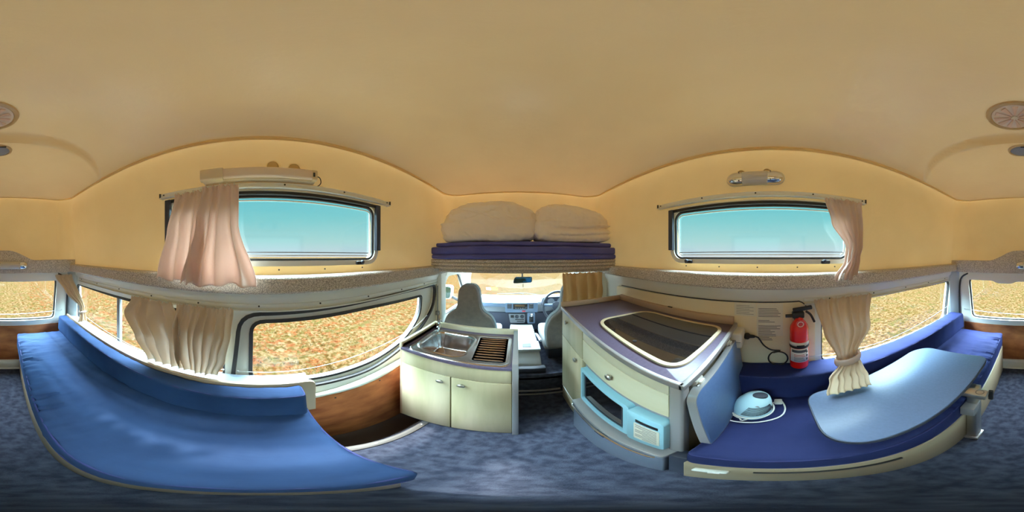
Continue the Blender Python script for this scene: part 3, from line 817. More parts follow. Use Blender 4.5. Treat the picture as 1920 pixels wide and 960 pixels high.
# lower left pair
curtain('curtain', 'beige curtain with an open fold, rear one of the pair behind the left bench', 'x', lambda v: -.715 + .03 * ss(0, .6, v) - .0 * v, [(0, -.665, -.400, .7), (.25, -.700, -.350, 1.2), (.6, -.60, -.335, 1.2), (1, -.520, -.345, .9)], 1.018, .664, 4, .021, 'curtain_tan', seed=12, hemvar=.014)
curtain('curtain', 'beige pleated curtain, the one of the left pair next to the sliding door window', 'x', lambda v: -.715 + .03 * ss(0, .6, v), [(0, -.375, -.115, .7), (.3, -.385, -.125, 1.2), (.7, -.365, -.145, 1.2), (1, -.345, -.175, .9)], 1.022, .664, 7, .017, 'curtain_tan', seed=15, hemvar=.014)
# rear left corner curtain, knotted
tk = curtain('curtain', 'beige curtain tied back in the rear left corner beside the tailgate', 'y', lambda v: -1.500 + .22 * ss(.05, .72, v) + .04 * ss(.7, 1, v), [(0, -.515, -.690, .7), (.35, -.575, -.705, 1.0), (.70, -.668, -.712, .7), (.80, -.664, -.712, .8), (1, -.630, -.715, 1.3)], 1.065, .665, 5, .013, 'curtain_tan', seed=21, hemvar=.01)
P = [(-.690 + .030 * cos(q), -1.262 + .022 * sin(q), .745 + .008 * sin(q)) for q in [2 * pi * j / 16 for j in range(16)]]
tb = obj('tieback', tube(B(), P, .008, 6, closed=True), 'curtain_pale', tk)
# lower right tied curtain
tk = curtain('curtain', 'beige curtain gathered by a cloth tieback above the table, beside the extinguisher', 'x', lambda v: (.722 - .11 * ss(0, .62, v)) if v < .62 else .612 - .165 * ((v - .62) / .38) ** 1.2, [(0, -.190, -.520, .8), (.30, -.215, -.480, 1.0), (.58, -.262, -.368, .7), (.68, -.262, -.368, .7), (.84, -.195, -.355, .8), (1, -.165, -.330, .35)], 1.035, .665, 6, .016, 'curtain_tan', seed=31, inward=-1, hemvar=.003,
    zf=lambda v: 1.035 - .305 * min(1, v / .62) - (.070 * ((v - .62) / .38) ** .9 if v > .62 else 0))
bm = B(); n = 40; rows = []
for h_, g_ in ((.0, 0), (.012, .004), (.03, .004), (.042, 0)):
    rows.append([bm.verts.new((.594 + (.028 + g_) * cos(2 * pi * k / n), -.315 + (.058 + g_) * sin(2 * pi * k / n), .715 + h_ + .012 * sin(2 * pi * k / n + 2.6))) for k in range(n)])
for A, Bq in zip(rows, rows[1:]):
    for k in range(n): bm.faces.new((A[k], A[(k + 1) % n], Bq[(k + 1) % n], Bq[k]))
obj('tieback', bm, 'curtain_pale', tk, solid=.003)
# cab curtain under the shelf
curtain('curtain', 'brown curtain hanging below the bed shelf between the cab and the kitchen counter', 'y', lambda v: 1.118, [(0, .265, .585, .8), (1, .268, .575, 1.1)], 1.126, .915, 4, .024, 'curtain_brown', seed=44, inward=-1, hemvar=.004)

# curtain wires
for i, (P, lab) in enumerate((
    ([(-.728, -1.40, .70), (-.716, -.9, .672), (-.70, -.30, .668), (-.716, -.16, .672)], 'thin white curtain wire stretched across the left rear window'),
    ([(-.735, -.10, .655), (-.73, .2, .66), (-.735, .9, .70), (-.742, 1.12, .745)], 'thin white curtain wire across the sliding door window'),
    ([(.735, -.165, .685), (.725, -.7, .685), (.735, -1.42, .735)], 'thin curtain wire across the right rear window'),
    ([(-.60, -1.54, .69), (0, -1.537, .675), (.60, -1.54, .69)], 'thin curtain wire across the rear tailgate window'))):
    bm = B(); tube(bm, spline(P, 8), .0016, 5)
    for e in (P[0], P[-1]): lathe(bm, [(.005, -.004), (.005, .004)], e, 'y', 8)
    tag(obj('curtain_wire', bm, 'wire'), lab, 'curtain wire', 'curtain wires')

# ------------------------------------------------------------------ bed shelf, mattresses, duvets
BX0, BX1 = -.690, .712
t = thing('bed_shelf', 'grey carpeted over-cab bed shelf made of stacked boards', 'shelf', (0, 1.28, 1.13))
for k, (z0_, z1_, yy, x0_, x1_) in enumerate(((1.127, 1.149, 1.135, BX0 + .05, BX1 - .02), (1.151, 1.175, 1.11, BX0 + .02, BX1 - .0), (1.177, 1.200, 1.10, BX0, BX1), (1.202, 1.224, 1.098, BX0, BX1))):
    obj('board', box(B(), x0_, x1_, yy, 1.40, z0_, z1_, .005), 'grey_carpet', t)
def mfn(seed, a=.006):
    return lambda co, n: co + n * a * noise.noise(Vector((co.x * 3 + seed, co.y * 4, co.z * 9)))
for z0_, z1_, y0_, x0_, x1_, lab in ((1.226, 1.262, 1.085, BX0 + .01, BX1 - .005, 'lowest thin navy mattress on the bed shelf, lighter underside showing'), (1.263, 1.318, 1.090, BX0 + .005, BX1 - .005, 'thick middle navy mattress on the bed shelf'), (1.319, 1.352, 1.115, BX0 + .03, BX1 - .03, 'top navy mattress on the bed shelf under the duvets')):
    o = obj('mattress', rblock(x0_, x1_, y0_, 1.40, z0_, z1_, .014, .03, mfn(z0_ * 40)), 'mattress_navy', ang=80); tag(o, lab, 'mattress', 'navy mattresses on the bed shelf')
def duvet(x0, x1, y0, y1, z0, z1, seed, label, skew=0.0, folds=()):
    c = Vector(((x0 + x1) / 2, (y0 + y1) / 2, (z0 + z1) / 2)); h = Vector(((x1 - x0) / 2, (y1 - y0) / 2, (z1 - z0) / 2))
    bm = B(); bmesh.ops.create_icosphere(bm, subdivisions=6, radius=1)
    for v in bm.verts:
        n = v.co.normalized()
        e = 3.6
        e = 5.5 if n.z < 0 else 3.2
        q = (abs(n.x) ** e + abs(n.y) ** e + abs(n.z) ** e) ** (-1 / e)
        p = n * q
        u = p.x
        top = 1 - .26 * abs(u - skew) ** 2.4
        if p.z > 0: p.z *= top
        else: p.z = max(p.z, -1)
        k = noise.noise(Vector((p.x * 2.2 + seed, p.y * 2, p.z * 1.6))) * .055
        k += .028 * noise.noise(Vector((p.x * 11 + seed, p.y * 3, p.z * 2.5)))
        k += .05 * (.4 - abs(noise.noise(Vector((p.x * 9 + p.z * 3 + seed, p.y * 3, p.z * 3))))) + .008 * noise.noise(Vector((p.x * 26 + p.z * 8 + seed, p.y * 6, p.z * 7)))
        if folds:
            for (fz, fw, dep) in folds:
                line = fz + .12 * sin(u * 2.4 + seed)
                k -= dep * math.exp(-((p.z - line) / fw) ** 2) * ss(-.9, .2, u if seed > 20 else 1)
        else:                                    # crossed quilting seams
            for sgn in (-1, 1):
                k -= .035 * math.exp(-(((u + .1) * .75 + sgn * (p.z - .30)) / .035) ** 2) * ss(-.5, .1, p.z) * ss(.9, .4, abs(u)) if abs(u) < .9 else 0
        p = p * (1 + k)
        v.co = Vector((c.x + p.x * h.x, c.y + p.y * h.y, max(z0, c.z + p.z * h.z)))
    o = obj('duvet', bm, 'duvet', ang=180); tag(o, label, 'duvet', 'white duvets on the bed shelf'); return o
duvet(-.625, .095, 1.10, 1.41, 1.3535, 1.665, 2.0, 'white folded duvet with crossed seams, left one on the bed shelf')
duvet(.070, .690, 1.10, 1.41, 1.3535, 1.650, 24.0, 'white rumpled duvet folded over, right one on the bed shelf', -.25, folds=((-.28, .09, .16), (-.62, .05, .08)))

# ------------------------------------------------------------------ sink unit
t = thing('sink_cabinet', 'pale wood kitchen cabinet with two doors under the steel sink', 'cabinet', (-.325, .84, 0))
bm = B(); box(bm, -.598, -.580, .668, 1.045, 0, .700); box(bm, -.086, -.067, .668, 1.045, 0, .700); box(bm, -.598, -.067, 1.03, 1.045, 0, .700); box(bm, -.598, -.067, .668, 1.045, 0, .02); obj('carcass', bm, 'laminate', t)
obj('plinth_shadow', box(B(), -.595, -.07, .655, .68, .0, .016), 'dark_plastic', t).name = 'door_shade_strip'  # dark strip stands in for the shade under the doors
obj('fascia', box(B(), -.600, -.068, .648, .668, .602, .703, .002), 'laminate', t)
for x0_, x1_, kx in ((-.600, -.330, -.374), (-.324, -.068, -.275)):
    d_ = obj('door', box(B(), x0_, x1_, .648, .668, .018, .598, .002), 'laminate', t)
    bm = B(); lathe(bm, [(.001, -.020), (.010, -.019), (.014, -.015), (.011, -.009), (.005, -.006), (.005, 0)], (kx, .648, .557), 'y', 20, sx=1.35, sy=.8)
    obj('knob', bm, 'satin_metal', d_)
obj('end_panel', box(B(), -.066, -.040, .640, 1.05, 0, .748, .003), 'edge_grey', t)
obj('side_panel', box(B(), -.620, -.600, .655, 1.05, .0, .74, .003), 'edge_wood', t)
# counter with an opening for the bowl
ctop = obj('counter_top', box(B(), -.602, -.066, .642, 1.03, .702, .716), 'counter', t)
bowl_cut = rrect(-.555, -.285, .70, .955, .06)
def local_cut(o, pts, z0_, z1_):
    c = cutter(pts, 'xy', z0_, z1_); c.location = -W[t.name] + Vector((0, 0, 0)); c.location = (0, 0, 0); boolean(o, [c])
bpy.context.view_layer.update()
boolean(ctop, [cutter(bowl_cut, 'xy', .6, .8)])
bm = B(); box(bm, -.610, -.040, 1.02, 1.045, .70, .752, .004); box(bm, -.622, -.600, .650, 1.045, .70, .752, .006); obj('splash_rim', bm, 'laminate_side', t)
# steel sink: height field
s_t = thing('steel_sink', 'stainless steel sink with drainer ridges set in the cabinet top', 'sink', (-.315, .825, .716))
bm = B(); SX0, SX1, SY0, SY1, RC = -.578, -.072, .652, .985, .045
NXs, NYs = 230, 130; G = []
def inr(x, y, x0, x1, y0, y1, r):
    dx = max(x0 + r - x, 0, x - (x1 - r)); dy = max(y0 + r - y, 0, y - (y1 - r))
    return r - hypot(dx, dy)        # >0 inside (approx distance near the corners)
def din(x, y, x0, x1, y0, y1, r):
    dx = abs(x - (x0 + x1) / 2) - ((x1 - x0) / 2 - r); dy = abs(y - (y0 + y1) / 2) - ((y1 - y0) / 2 - r)
    return -(hypot(max(dx, 0), max(dy, 0)) + min(max(dx, dy), 0) - r)
for i in range(NYs + 1):
    y = SY0 + (SY1 - SY0) * i / NYs; d = min(y - SY0, SY1 - y)
    ins = 0 if d >= RC else RC - math.sqrt(max(0, RC * RC - (RC - d) ** 2)); row = []
    for j in range(NXs + 1):
        x = SX0 + ins + (SX1 - SX0 - 2 * ins) * j / NXs
        e = din(x, y, SX0, SX1, SY0, SY1, RC)
        z = .7165 + .0045 * ss(0, .006, e) - .003 * ss(.009, .018, e)
        b_ = din(x, y, -.548, -.290, .700, .950, .06)
        z -= .115 * ss(-.001, .030, b_) + .006 * ss(.03, .12, b_)
        z += .003 * ss(-.014, -.006, b_) * (1 - ss(-.006, .0, b_))
        dr = din(x, y, -.265 + .02 * (.95 - y) / .3, -.095, .690, .955, .012)
        if dr > 0:
            z -= .002
        row.append(bm.verts.new((x, y, z)))
    G.append(row)
for i in range(NYs):
    for j in range(NXs): bm.faces.new((G[i][j], G[i][j + 1], G[i + 1][j + 1], G[i + 1][j]))
sb_ = obj('sink_bowl', bm, 'steel', s_t, ang=180, recalc=False)
for k in range(10):
    yy = .704 + k * .0262; xa = -.252 + .018 * (.95 - yy) / .3
    obj('drainer_ridge', tube(B(), spline([(xa, yy, .712), (xa + .02, yy, .7150), (-.13, yy, .7155), (-.108, yy, .712)], 5), .0050, 8), 'steel', sb_)
obj('drain', lathe(B(), [(.021, 0), (.020, .003), (.014, .002), (.001, .001)], (-.475, .770, .598), n=24), 'chrome', s_t)
# tap
tp = thing('tap', 'small chrome folding tap behind the sink bowl', 'tap', (-.555, .985, .716))
obj('tap_body', lathe(B(), [(.020, 0), (.018, .012), (.010, .018), (.010, .06), (.013, .065), (.001, .07)], (-.565, .998, .716), n=20), 'chrome', tp)
obj('spout', tube(B(), spline([(-.565, .998, .765), (-.555, .975, .775), (-.535, .945, .770), (-.525, .925, .745)], 6), .007, 10), 'chrome', tp)
obj('lever', tube(B(), [(-.565, .998, .785), (-.572, 1.01, .80), (-.575, 1.02, .828)], [.005, .005, .007], 8), 'chrome', tp)
bm = B(); prism(bm, rrect(.70, .762, .15, .30, .018), 'yz', -.632, -.6215, .003)
o = obj('side_socket', bm, 'white_plastic'); tag(o, 'white plastic bracket on the left side of the sink cabinet', 'bracket'); ren(o, 'plastic_bracket')

# ------------------------------------------------------------------ long kitchen unit on the right
KX, KY0, KY1 = .250, .205, 1.045
t = thing('kitchen_unit', 'tall pale wood kitchen cabinet with drawer, cupboard doors and blue counter', 'cabinet', (.5, .62, 0))
bm = B(); box(bm, KX + .018, .738, KY0 + .02, KY1 - .018, .0, .36, .002); box(bm, KX + .018, .738, KY0 + .02, KY1 - .018, .672, .882, .002); box(bm, KX + .018, .738, .70, KY1 - .018, .0, .88, .002); box(bm, .42, .738, KY0 + .02, .7, .36, .68)
obj('carcass', bm, 'laminate', t)
obj('cab_side_panel', box(B(), KX + .004, .738, KY1 - .018, KY1, 0, .90, .002), 'laminate', t)
obj('end_panel', box(B(), KX + .03, .738, KY0, KY0 + .018, 0, .884, .002), 'laminate', t)
bm = B(); prism(bm, rrect(KX - .002, KX + .032, KY0 - .022, KY0 + .016, .008), 'xy', 0, .895, .002); obj('corner_post', bm, 'edge_grey', t)
obj('fascia', box(B(), KX, KX + .018, KY0 + .016, .695, .828, .886, .002), 'laminate_side', t)
d_ = obj('drawer', box(B(), KX, KX + .018, KY0 + .016, .695, .688, .824, .002), 'laminate_side', t)
def knob_x(x, y, z, par):
    bm = B(); lathe(bm, [(.001, -.020), (.010, -.019), (.015, -.014), (.011, -.008), (.005, -.006), (.005, 0)], (x, y, z), 'x', 20, sx=1.1, sy=1.0); return obj('knob', bm, 'satin_metal', par)
knob_x(KX, .455, .757, d_)
d_ = obj('door', box(B(), KX, KX + .018, .702, KY1 - .002, .690, .886, .002), 'laminate', t); knob_x(KX, .93, .83, d_)
d_ = obj('door', box(B(), KX, KX + .018, .702, KY1 - .002, .175, .686, .002), 'laminate', t); knob_x(KX, .775, .640, d_)
obj('kick_panel', box(B(), KX + .002, KX + .02, .702, KY1 - .004, .0, .165, .002), 'laminate', t)
obj('kick_strip', box(B(), KX - .002, KX + .012, .702, KY1 - .004, .165, .173, .001), 'white_paint', t)
bm = B(); prism(bm, rpoly([(KX - .006, .180), (.735, .186), (.735, KY1), (KX - .006, KY1)], [.006, 0, 0, .0]), 'xy', .886, .900, .002); obj('counter_top', bm, 'counter', t)
bm = B(); box(bm, KX - .010, KX + .004, .178, KY1, .882, .904, .003); box(bm, KX - .01, .735, .174, .190, .882, .904, .003); obj('counter_edging', bm, 'edge_grey', t)
bm = B(); box(bm, KX - .006, .735, KY1 - .004, KY1 + .012, .880, .935, .004); box(bm, .712, .735, .19, KY1, .898, .940, .004); obj('splash_rim', bm, 'edge_wood', t)

# black glass lid (hob cover) with cream surround
hob = rpoly([(.300, .235), (.655, .225), (.660, .70), (.345, .735)], [.06, .06, .09, .10], 10)
t = thing('cooktop_lid', 'dark glass cooktop lid with cream rounded surround in the blue counter', 'cooktop', (.48, .46, .90))
obj('surround', ring_prism(B(), offset_loop(hob, -.010), offset_loop(hob, .006), 'xy', .9005, .908), 'cream_plastic', t)
bm = B(); prism(bm, offset_loop(hob, .004), 'xy', .9005, .906); obj('glass_lid', bm, 'black_glass', t)
obj('hinge_hole', lathe(B(), [(.008, 0), (.008, .002), (.001, .002)], (.35, .45, .906), n=16), 'rubber', t)
obj('vent_notch', box(B(),   .72, .728, .55, .58, .940, .944), 'black_plastic', t).name = 'rear_stop'

# microwave in the niche
t = thing('microwave', 'white built-in microwave oven with dark door under the kitchen drawer', 'microwave', (.33, .45, .36))
obj('body', box(B(), .262, .42, .225, .69, .362, .670, .004), 'grey_plastic', t)
dr_out = rrect(.345, .685, .372, .655, .018); dr_in = rrect(.372, .668, .398, .628, .010)
obj('door_frame', ring_prism(B(), dr_out, dr_in, 'yz', .236, .264), 'micro_white_skylit', t)
bm = B(); prism(bm, rrect(.368, .672, .394, .632, .012), 'yz', .246, .260); dg_ = obj('door_glass', bm, 'black_glass', t)
obj('bezel', ring_prism(B(), rrect(.385, .655, .412, .612, .010), rrect(.390, .650, .417, .607, .008), 'yz', .244, .247), 'dark_plastic', t)
bm = B(); prism(bm, rrect(.216, .343, .372, .655, .016), 'yz', .226, .264, .005); cp = obj('control_panel', bm, 'micro_white_skylit', t)
obj('display', box(B(), .2245, .2275, .232, .306, .590, .612, .001), 'black_plastic', cp)
bm = B(); prism(bm, rrect(.228, .312, .42, .58, .004), 'yz', .2250, .2265); obj('instruction_sticker', bm, 'paper', cp)
bm = B()
for k in range(9): box(bm, .2242, .2252, .236, .236 + (.070 if k % 3 else .045), .435 + k * .016, .4375 + k * .016)
obj('printed_lines', bm, 'ink', cp)

# fridge drawer at floor level
t = thing('fridge_drawer', 'grey fridge drawer with silver top edge at floor level below the microwave', 'fridge', (.24, .44, 0))
bm = B(); prism(bm, rpoly([(.205, .200), (.262, .200), (.262, .700), (.205, .700)], [.008, 0, 0, .008]), 'xy', .0, .325, .004); fb = obj('front', bm, 'fridge_grey', t)
bm = B(); prism(bm, rpoly([(.198, .196), (.262, .196), (.262, .704), (.198, .704)], [.012, 0, 0, .012]), 'xy', .325, .350, .004); obj('top', bm, 'edge_grey', t)
obj('grip_rail', tube(B(), [(.197, .215, .322), (.192, .225, .322), (.192, .675, .322), (.197, .685, .322)], .005, 8), 'chrome', t)
obj('catch', box(B(), .188, .202, .40, .46, .300, .318, .003), 'chrome', t)
bm = B(); box(bm, .215, .262, .152, .196, .0, .352, .004); obj('vent_box', bm, 'dark_plastic', t).name = 'side_housing'

# fold-down flap table hanging on the end panel
t = thing('folding_flap', 'blue fold-down flap with silver rounded edge hanging at the end of the kitchen unit', 'flap table', (.45, .17, .50))
Mf = Matrix.Translation((0, .186, .845)) @ Matrix.Rotation(radians(-6.2), 4, 'X') @ Matrix.Translation((0, -.186, -.845))
pf = rpoly([(.262, .500), (.650, .500), (.690, .60), (.690, .845), (.262, .845)], [.01, .05, .05, .02, .045], 8)
bm = B(); prism(bm, pf, 'xz', .160, .180, .002); [setattr(v, 'co', Mf @ v.co) for v in bm.verts]; obj('panel', bm, 'flap_blue', t)
bm = B(); ring_prism(bm, offset_loop(pf, -.003), offset_loop(pf, .002), 'xz', .1605, .1830); [setattr(v, 'co', Mf @ v.co) for v in bm.verts]; obj('edge_band', bm, 'edge_grey', t)
for xx in (.325, .60):
    bm = B(); box(bm, xx - .02, xx + .02, .178, .206, .820, .866, .004); box(bm, xx - .012, xx + .012, .170, .182, .835, .862, .002); h_ = obj('hinge', bm, 'white_plastic', t)
    obj('hinge_pin', lathe(B(), [(.004, -.022), (.004, .022)], (xx, .176, .848), 'x', 10), 'steel_brushed', h_)

# power box, plug and cord
t = thing('power_box', 'cream power socket box fixed to the end of the kitchen unit', 'socket box', (.69, .165, .80))
obj('case', box(B(), .640, .733, .135, .204, .800, .885, .010, 3), 'white_plastic', t)
obj('cover_seam', box(B(), .638, .642, .14, .20, .838, .840), 'grey_plastic', t).name = 'seam'
t = thing('coiled_lead', 'black plug and coiled cord hanging from the power box over the backrest', 'lead', (.70, .04, .66))
bm = B(); lathe(bm, [(.014, 0), (.018, -.006), (.018, -.018), (.010, -.026), (.008, -.045), (.005, -.05)], (.715, .135, .838), 'y', 16); obj('plug', bm, 'black_plastic', t)
P = [(.715, .088, .838), (.716, .07, .830), (.718, .045, .785), (.720, .012, .755), (.718, -.03, .750)]
for k in range(14):
    a = pi / 2 - 2 * pi * k / 12; P.append((.716 - .002 * k * .3, -.022 + .045 * cos(a + 0), .700 + .048 * sin(a)))
obj('cord', tube(B(), spline(P, 5), .0038, 7), 'black_plastic', t)

# wall lining board on the right with papers, extinguisher
bm = B(); prism(bm, rpoly([(-.205, .50), (1.12, .50), (1.12, 1.00), (-.14, 1.022), (-.205, .985)], [0, 0, .03, .02, .02]), 'yz', .7365, .7405, .001)
o = obj('lining_board', bm, 'laminate_side'); tag(o, 'pale wood grain lining board on the right wall behind the kitchen', 'wall board')
bm = B(); tube(bm, spline([(.737, 1.05, 1.012), (.737, .5, 1.016), (.737, -.05, 1.022), (.736, -.13, 1.022), (.735, -.165, .99)], 6), .003, 6); tag(obj('wall_cable', bm, 'dark_plastic'), 'thin dark cable along the top edge of the right lining board', 'cable')
t = thing('notice', 'white printed notice sheet pinned to the right lining board', 'notice', (.736, .017, .832))
bm = B(); box(bm, .7355, .7372, -.046, .080, .832, 1.016); obj('sheet', bm, 'paper', t)
bm = B()
zz = .995; rn = random.Random(5)
for k in range(19):
    zz -= .0085 if k not in (6, 8) else .022
    box(bm, .7350, .7357, .07 - rn.uniform(.05, .108), .072, zz, zz + .0028)
obj('printed_text', bm, 'ink', t)
t = thing('notice', 'small faded label sheet left of the large notice on the right lining board', 'notice', (.736, .135, .945))
bm = B(); box(bm, .7355, .7370, .083, .190, .945, 1.016); obj('sheet', bm, 'paper', t)
bm = B()
for k in range(6): box(bm, .7350, .7357, .095 + (k % 2) * .02, .18, .955 + k * .009, .9565 + k * .009)
obj('printed_text', bm, 'ink', t)

t = thing('fire_extinguisher', 'red fire extinguisher strapped to the wall beside the tied curtain', 'fire extinguisher', (.692, -.118, .660))
ex = (.692, -.118, .662)
obj('cylinder', lathe(B(), [(.034, 0), (.041, .004), (.043, .014), (.043, .235), (.040, .252), (.030, .270), (.020, .280), (.016, .300)], ex, n=40), 'red_paint', t)
def arc_label(z0_, z1_, a0, a1, m, name, r=.0438, cols=20, par=t):
    bm = B(); R2 = [[bm.verts.new((ex[0] + r * cos(a), ex[1] + r * sin(a), ex[2] + z)) for a in [a0 + (a1 - a0) * k / cols for k in range(cols + 1)]] for z in (z0_, z1_)]
    for k in range(cols): bm.faces.new((R2[0][k], R2[0][k + 1], R2[1][k + 1], R2[1][k]))
    return obj(name, bm, m, par, solid=.0006)
lb = arc_label(.050, .135, pi * .62, pi * 1.30, 'label_white', 'paper_label')
arc_label(.150, .172, 0, 2 * pi, 'label_white', 'white_band', .0442, 48)
arc_label(.138, .150, 0, 2 * pi, 'black_plastic', 'strap', .0455, 48)
bm = B(); box(bm, .644, .650, -.135, -.100, .805, .82, .002); obj('strap_buckle', bm, 'black_plastic', t)
for k in range(5): arc_label(.058 + .0095 * k, .061 + .0095 * k, pi * .78, pi * (1.15 - .03 * (k % 3)), 'ink_red' if k > 2 else 'ink', 'label_line', .0444, 14, lb)
arc_label(.112, .128, pi * .70, pi * 1.22, 'ink', 'label_heading', .0444, 20, lb)
for k in range(3): arc_label(.060 + .022 * k, .073 + .022 * k, pi * 1.20, pi * 1.27, 'black_plastic', 'label_symbol', .0444, 4, lb)
bm = B(); lathe(bm, [(.019, 0), (.019, -.006), (.016, -.008), (.001, -.008)], (ex[0] - .030, ex[1], ex[2] + .272), 'x', 24); gg_ = obj('gauge', bm, 'ink_red', t)
bm = B(); lathe(bm, [(.014, 0), (.014, -.002), (.011, -.002), (.011, -.0)], (ex[0] - .0385, ex[1], ex[2] + .272), 'x', 24, cap=False); obj('gauge_ring', bm, 'label_white', gg_)
bm = B(); box(bm, .676, .708, -.140, -.085, .955, .985, .005); tube(bm, [(.692, -.09, .965), (.692, -.055, .965)], .008, 10); obj('valve', bm, 'black_plastic', t)
bm = B(); box(bm, .682, .702, -.178, -.088, .990, 1.008, .004, M=Matrix.Translation((.69, -.13, 1)) @ Matrix.Rotation(radians(-7), 4, 'X') @ Matrix.Translation((-.69, .13, -1)))
tube(bm, spline([(.692, -.150, .985), (.692, -.172, .965), (.692, -.190, .925)], 5), [.009] * 8 + [.006] * 3 if False else .006, 8); obj('handle', bm, 'black_plastic', t)
bm = B(); box(bm, .728, .742, -.135, -.10, .66, .95, .002); box(bm, .70, .735, -.130, -.105, .655, .662); obj('wall_bracket', bm, 'black_plastic', t)

# fan heater on the seat
hx, hy, hz = .500, .072, .4945
t = thing('fan_heater', 'small white dome fan heater with wound cord on the right seat cushion', 'heater', (hx, hy, hz))
obj('base', lathe(B(), [(.068, 0), (.074, .008), (.074, .020), (.070, .026)], (hx, hy, hz), n=40, sx=1.0, sy=.92), 'heater_white', t)
bm = B(); prof = [(.072, .026), (.072, .045), (.067, .070), (.056, .094), (.040, .110), (.020, .118), (.001, .120)]
lathe(bm, prof, (hx, hy, hz), n=48, sy=.9)
for v in bm.verts:
    k = (v.co.z - hz) / .12; v.co.y += -.022 * k * k; v.co.x += .008 * k
obj('shell', bm, 'heater_white', t)
for k in range(9):                                   # louvres on the room side
    zz = .036 + k * .0062; r_ = .0735 - .0006 * k * k * .9
    P = []
    for q in range(11):
        a = pi * .86 + .02 * k + (pi * .60 - .02 * k * pi) * q / 10
        kk = zz / .12; rr_ = (.0725 if zz < .045 else .0725 - .0055 * ((zz - .045) / .025) ** 1.3)
        P.append((hx + .008 * kk + rr_ * cos(a), hy - .022 * kk * kk + rr_ * .9 * sin(a), hz + zz))
    obj('louvre', tube(B(), P, .0017, 5), 'dark_plastic', t)
obj('control_dial', lathe(B(), [(.024, -.004), (.024, .005), (.020, .007), (.001, .007)], (hx + .006, hy - .028, hz + .1165), n=24, sx=.8, sy=1.1), 'dark_plastic', t)
obj('badge', lathe(B(), [(.008, 0), (.008, -.003), (.001, -.003)], (hx - .047, hy - .022, hz + .088), 'x', 16), 'grey_plastic', t)
P = []
for k in range(26):
    a = 2 * pi * k / 22 + 2.2; P.append((hx + .079 * cos(a), hy + .074 * sin(a), hz + .030 - .0006 * k))
P += [(hx + .06, hy - .085, hz + .012), (hx + .02, hy - .112, hz + .006), (hx - .045, hy - .095, hz + .005), (hx - .085, hy - .03, hz + .005), (hx - .092, hy + .04, hz + .006), (hx - .075, hy + .08, hz + .010)]
obj('cord', tube(B(), spline(P, 4), .0032, 7), 'white_plastic', t)
bm = B(); box(bm, hx + .035, hx + .065, hy - .105, hy - .075, hz + .004, hz + .024, .005); obj('plug', bm, 'white_plastic', t)

# ------------------------------------------------------------------ cab
# riser, cab floor, engine cover
bm = B(); box(bm, -.74, .74, 1.10, 1.125, -.04, .26, .004); box(bm, -.74, .74, 1.10, 2.25, .20, .225); o = obj('cab_floor', bm, 'floor_carpet'); ren(o, 'trim_9'); struct(o)
bm = B(); box(bm, -.74, .74, 1.085, 1.10, .0, .012, .002); box(bm, -.04, .25, 1.086, 1.10, .05, .065, .002); o = obj('riser_strip', bm, 'edge_grey'); ren(o, 'trim_10'); struct(o)
t = thing('engine_cover', 'pale grey engine cover console between the two front seats', 'console', (.06, 1.5, .22))
bm = B(); prism(bm, rpoly([(1.18, .22), (1.95, .22), (1.95, .385), (1.42, .40), (1.26, .36), (1.18, .30)], [0, 0, .02, .04, .04, .03]), 'yz', -.13, .135, .012, 3); obj('cover', bm, 'dash_light', t)
obj('lid', box(B(), -.10, .125, 1.48, 1.88, .385, .402, .006), 'white_plastic', t)
obj('tray', box(B(), -.10, .145, 1.30, 1.46, .378, .408, .008), 'dash_light', t)
obj('cup_recess', box(B(), .00, .07, 1.34, 1.41, .404, .411, .003), 'dark_plastic', t)
obj('lower_skirt', box(B(), -.12, .16, 1.14, 1.20, .225, .30, .01), 'dark_plastic', t)
obj('brake_lever', tube(B(), spline([(.15, 1.75, .34), (.152, 1.6, .40), (.16, 1.42, .43)], 5), .012, 8), 'dash_light', t)

def seat(cx, label, s):
    t = thing('front_seat', label, 'seat', (cx, 1.45, .30), 'front seats')
    out = rpoly([(cx - .225, .40), (cx + .225, .40), (cx + .235, .60), (cx + .195, .72), (cx + .105, .775), (cx + .085, .96), (cx + .05, 1.005), (cx - .05, 1.005), (cx - .085, .96), (cx - .105, .775), (cx - .195, .72), (cx - .235, .60)], [.02, .02, .08, .09, .05, .05, .04, .04, .05, .05, .09, .08], 6)
    bm = B(); prism(bm, out, 'xz', 1.30, 1.40, .03, 4)
    for v in bm.verts: v.co.y += -(v.co.z - .45) * .02
    obj('backrest', bm, 'seat_grey', t)
    obj('backrest_piping', ring_prism(B(), offset_loop(out, -.004), offset_loop(out, .01), 'xz', 1.335, 1.385), 'seat_side', t)
    obj('seat_pad', rblock(cx - .24, cx + .24, 1.36, 1.80, .34, .47, .035, .04), 'seat_grey', t)
    obj('seat_base', box(B(), cx - .20, cx + .20, 1.38, 1.76, .22, .35, .01), 'dark_plastic', t)
    bm = B(); tube(bm, spline([(cx - s * .22, 1.39, .55), (cx - s * .25, 1.32, .60), (cx - s * .27, 1.30, .64)], 4), .016, 8); obj('armrest_pivot', bm, 'dark_plastic', t)
seat(-.45, 'grey cab seat seen from behind, left one above the sink', 1)
seat(.42, 'grey cab seat half hidden by the kitchen unit on the right', -1)

# seat belt
bm = B(); box(bm, -.745, -.715, 1.27, 1.33, .70, .74, .004); box(bm, -.735, -.728, 1.285, 1.325, .60, .98, .001); o = obj('seat_belt', bm, 'grey_plastic'); tag(o, 'grey seat belt hanging on the pillar left of the cab seat', 'seat belt')

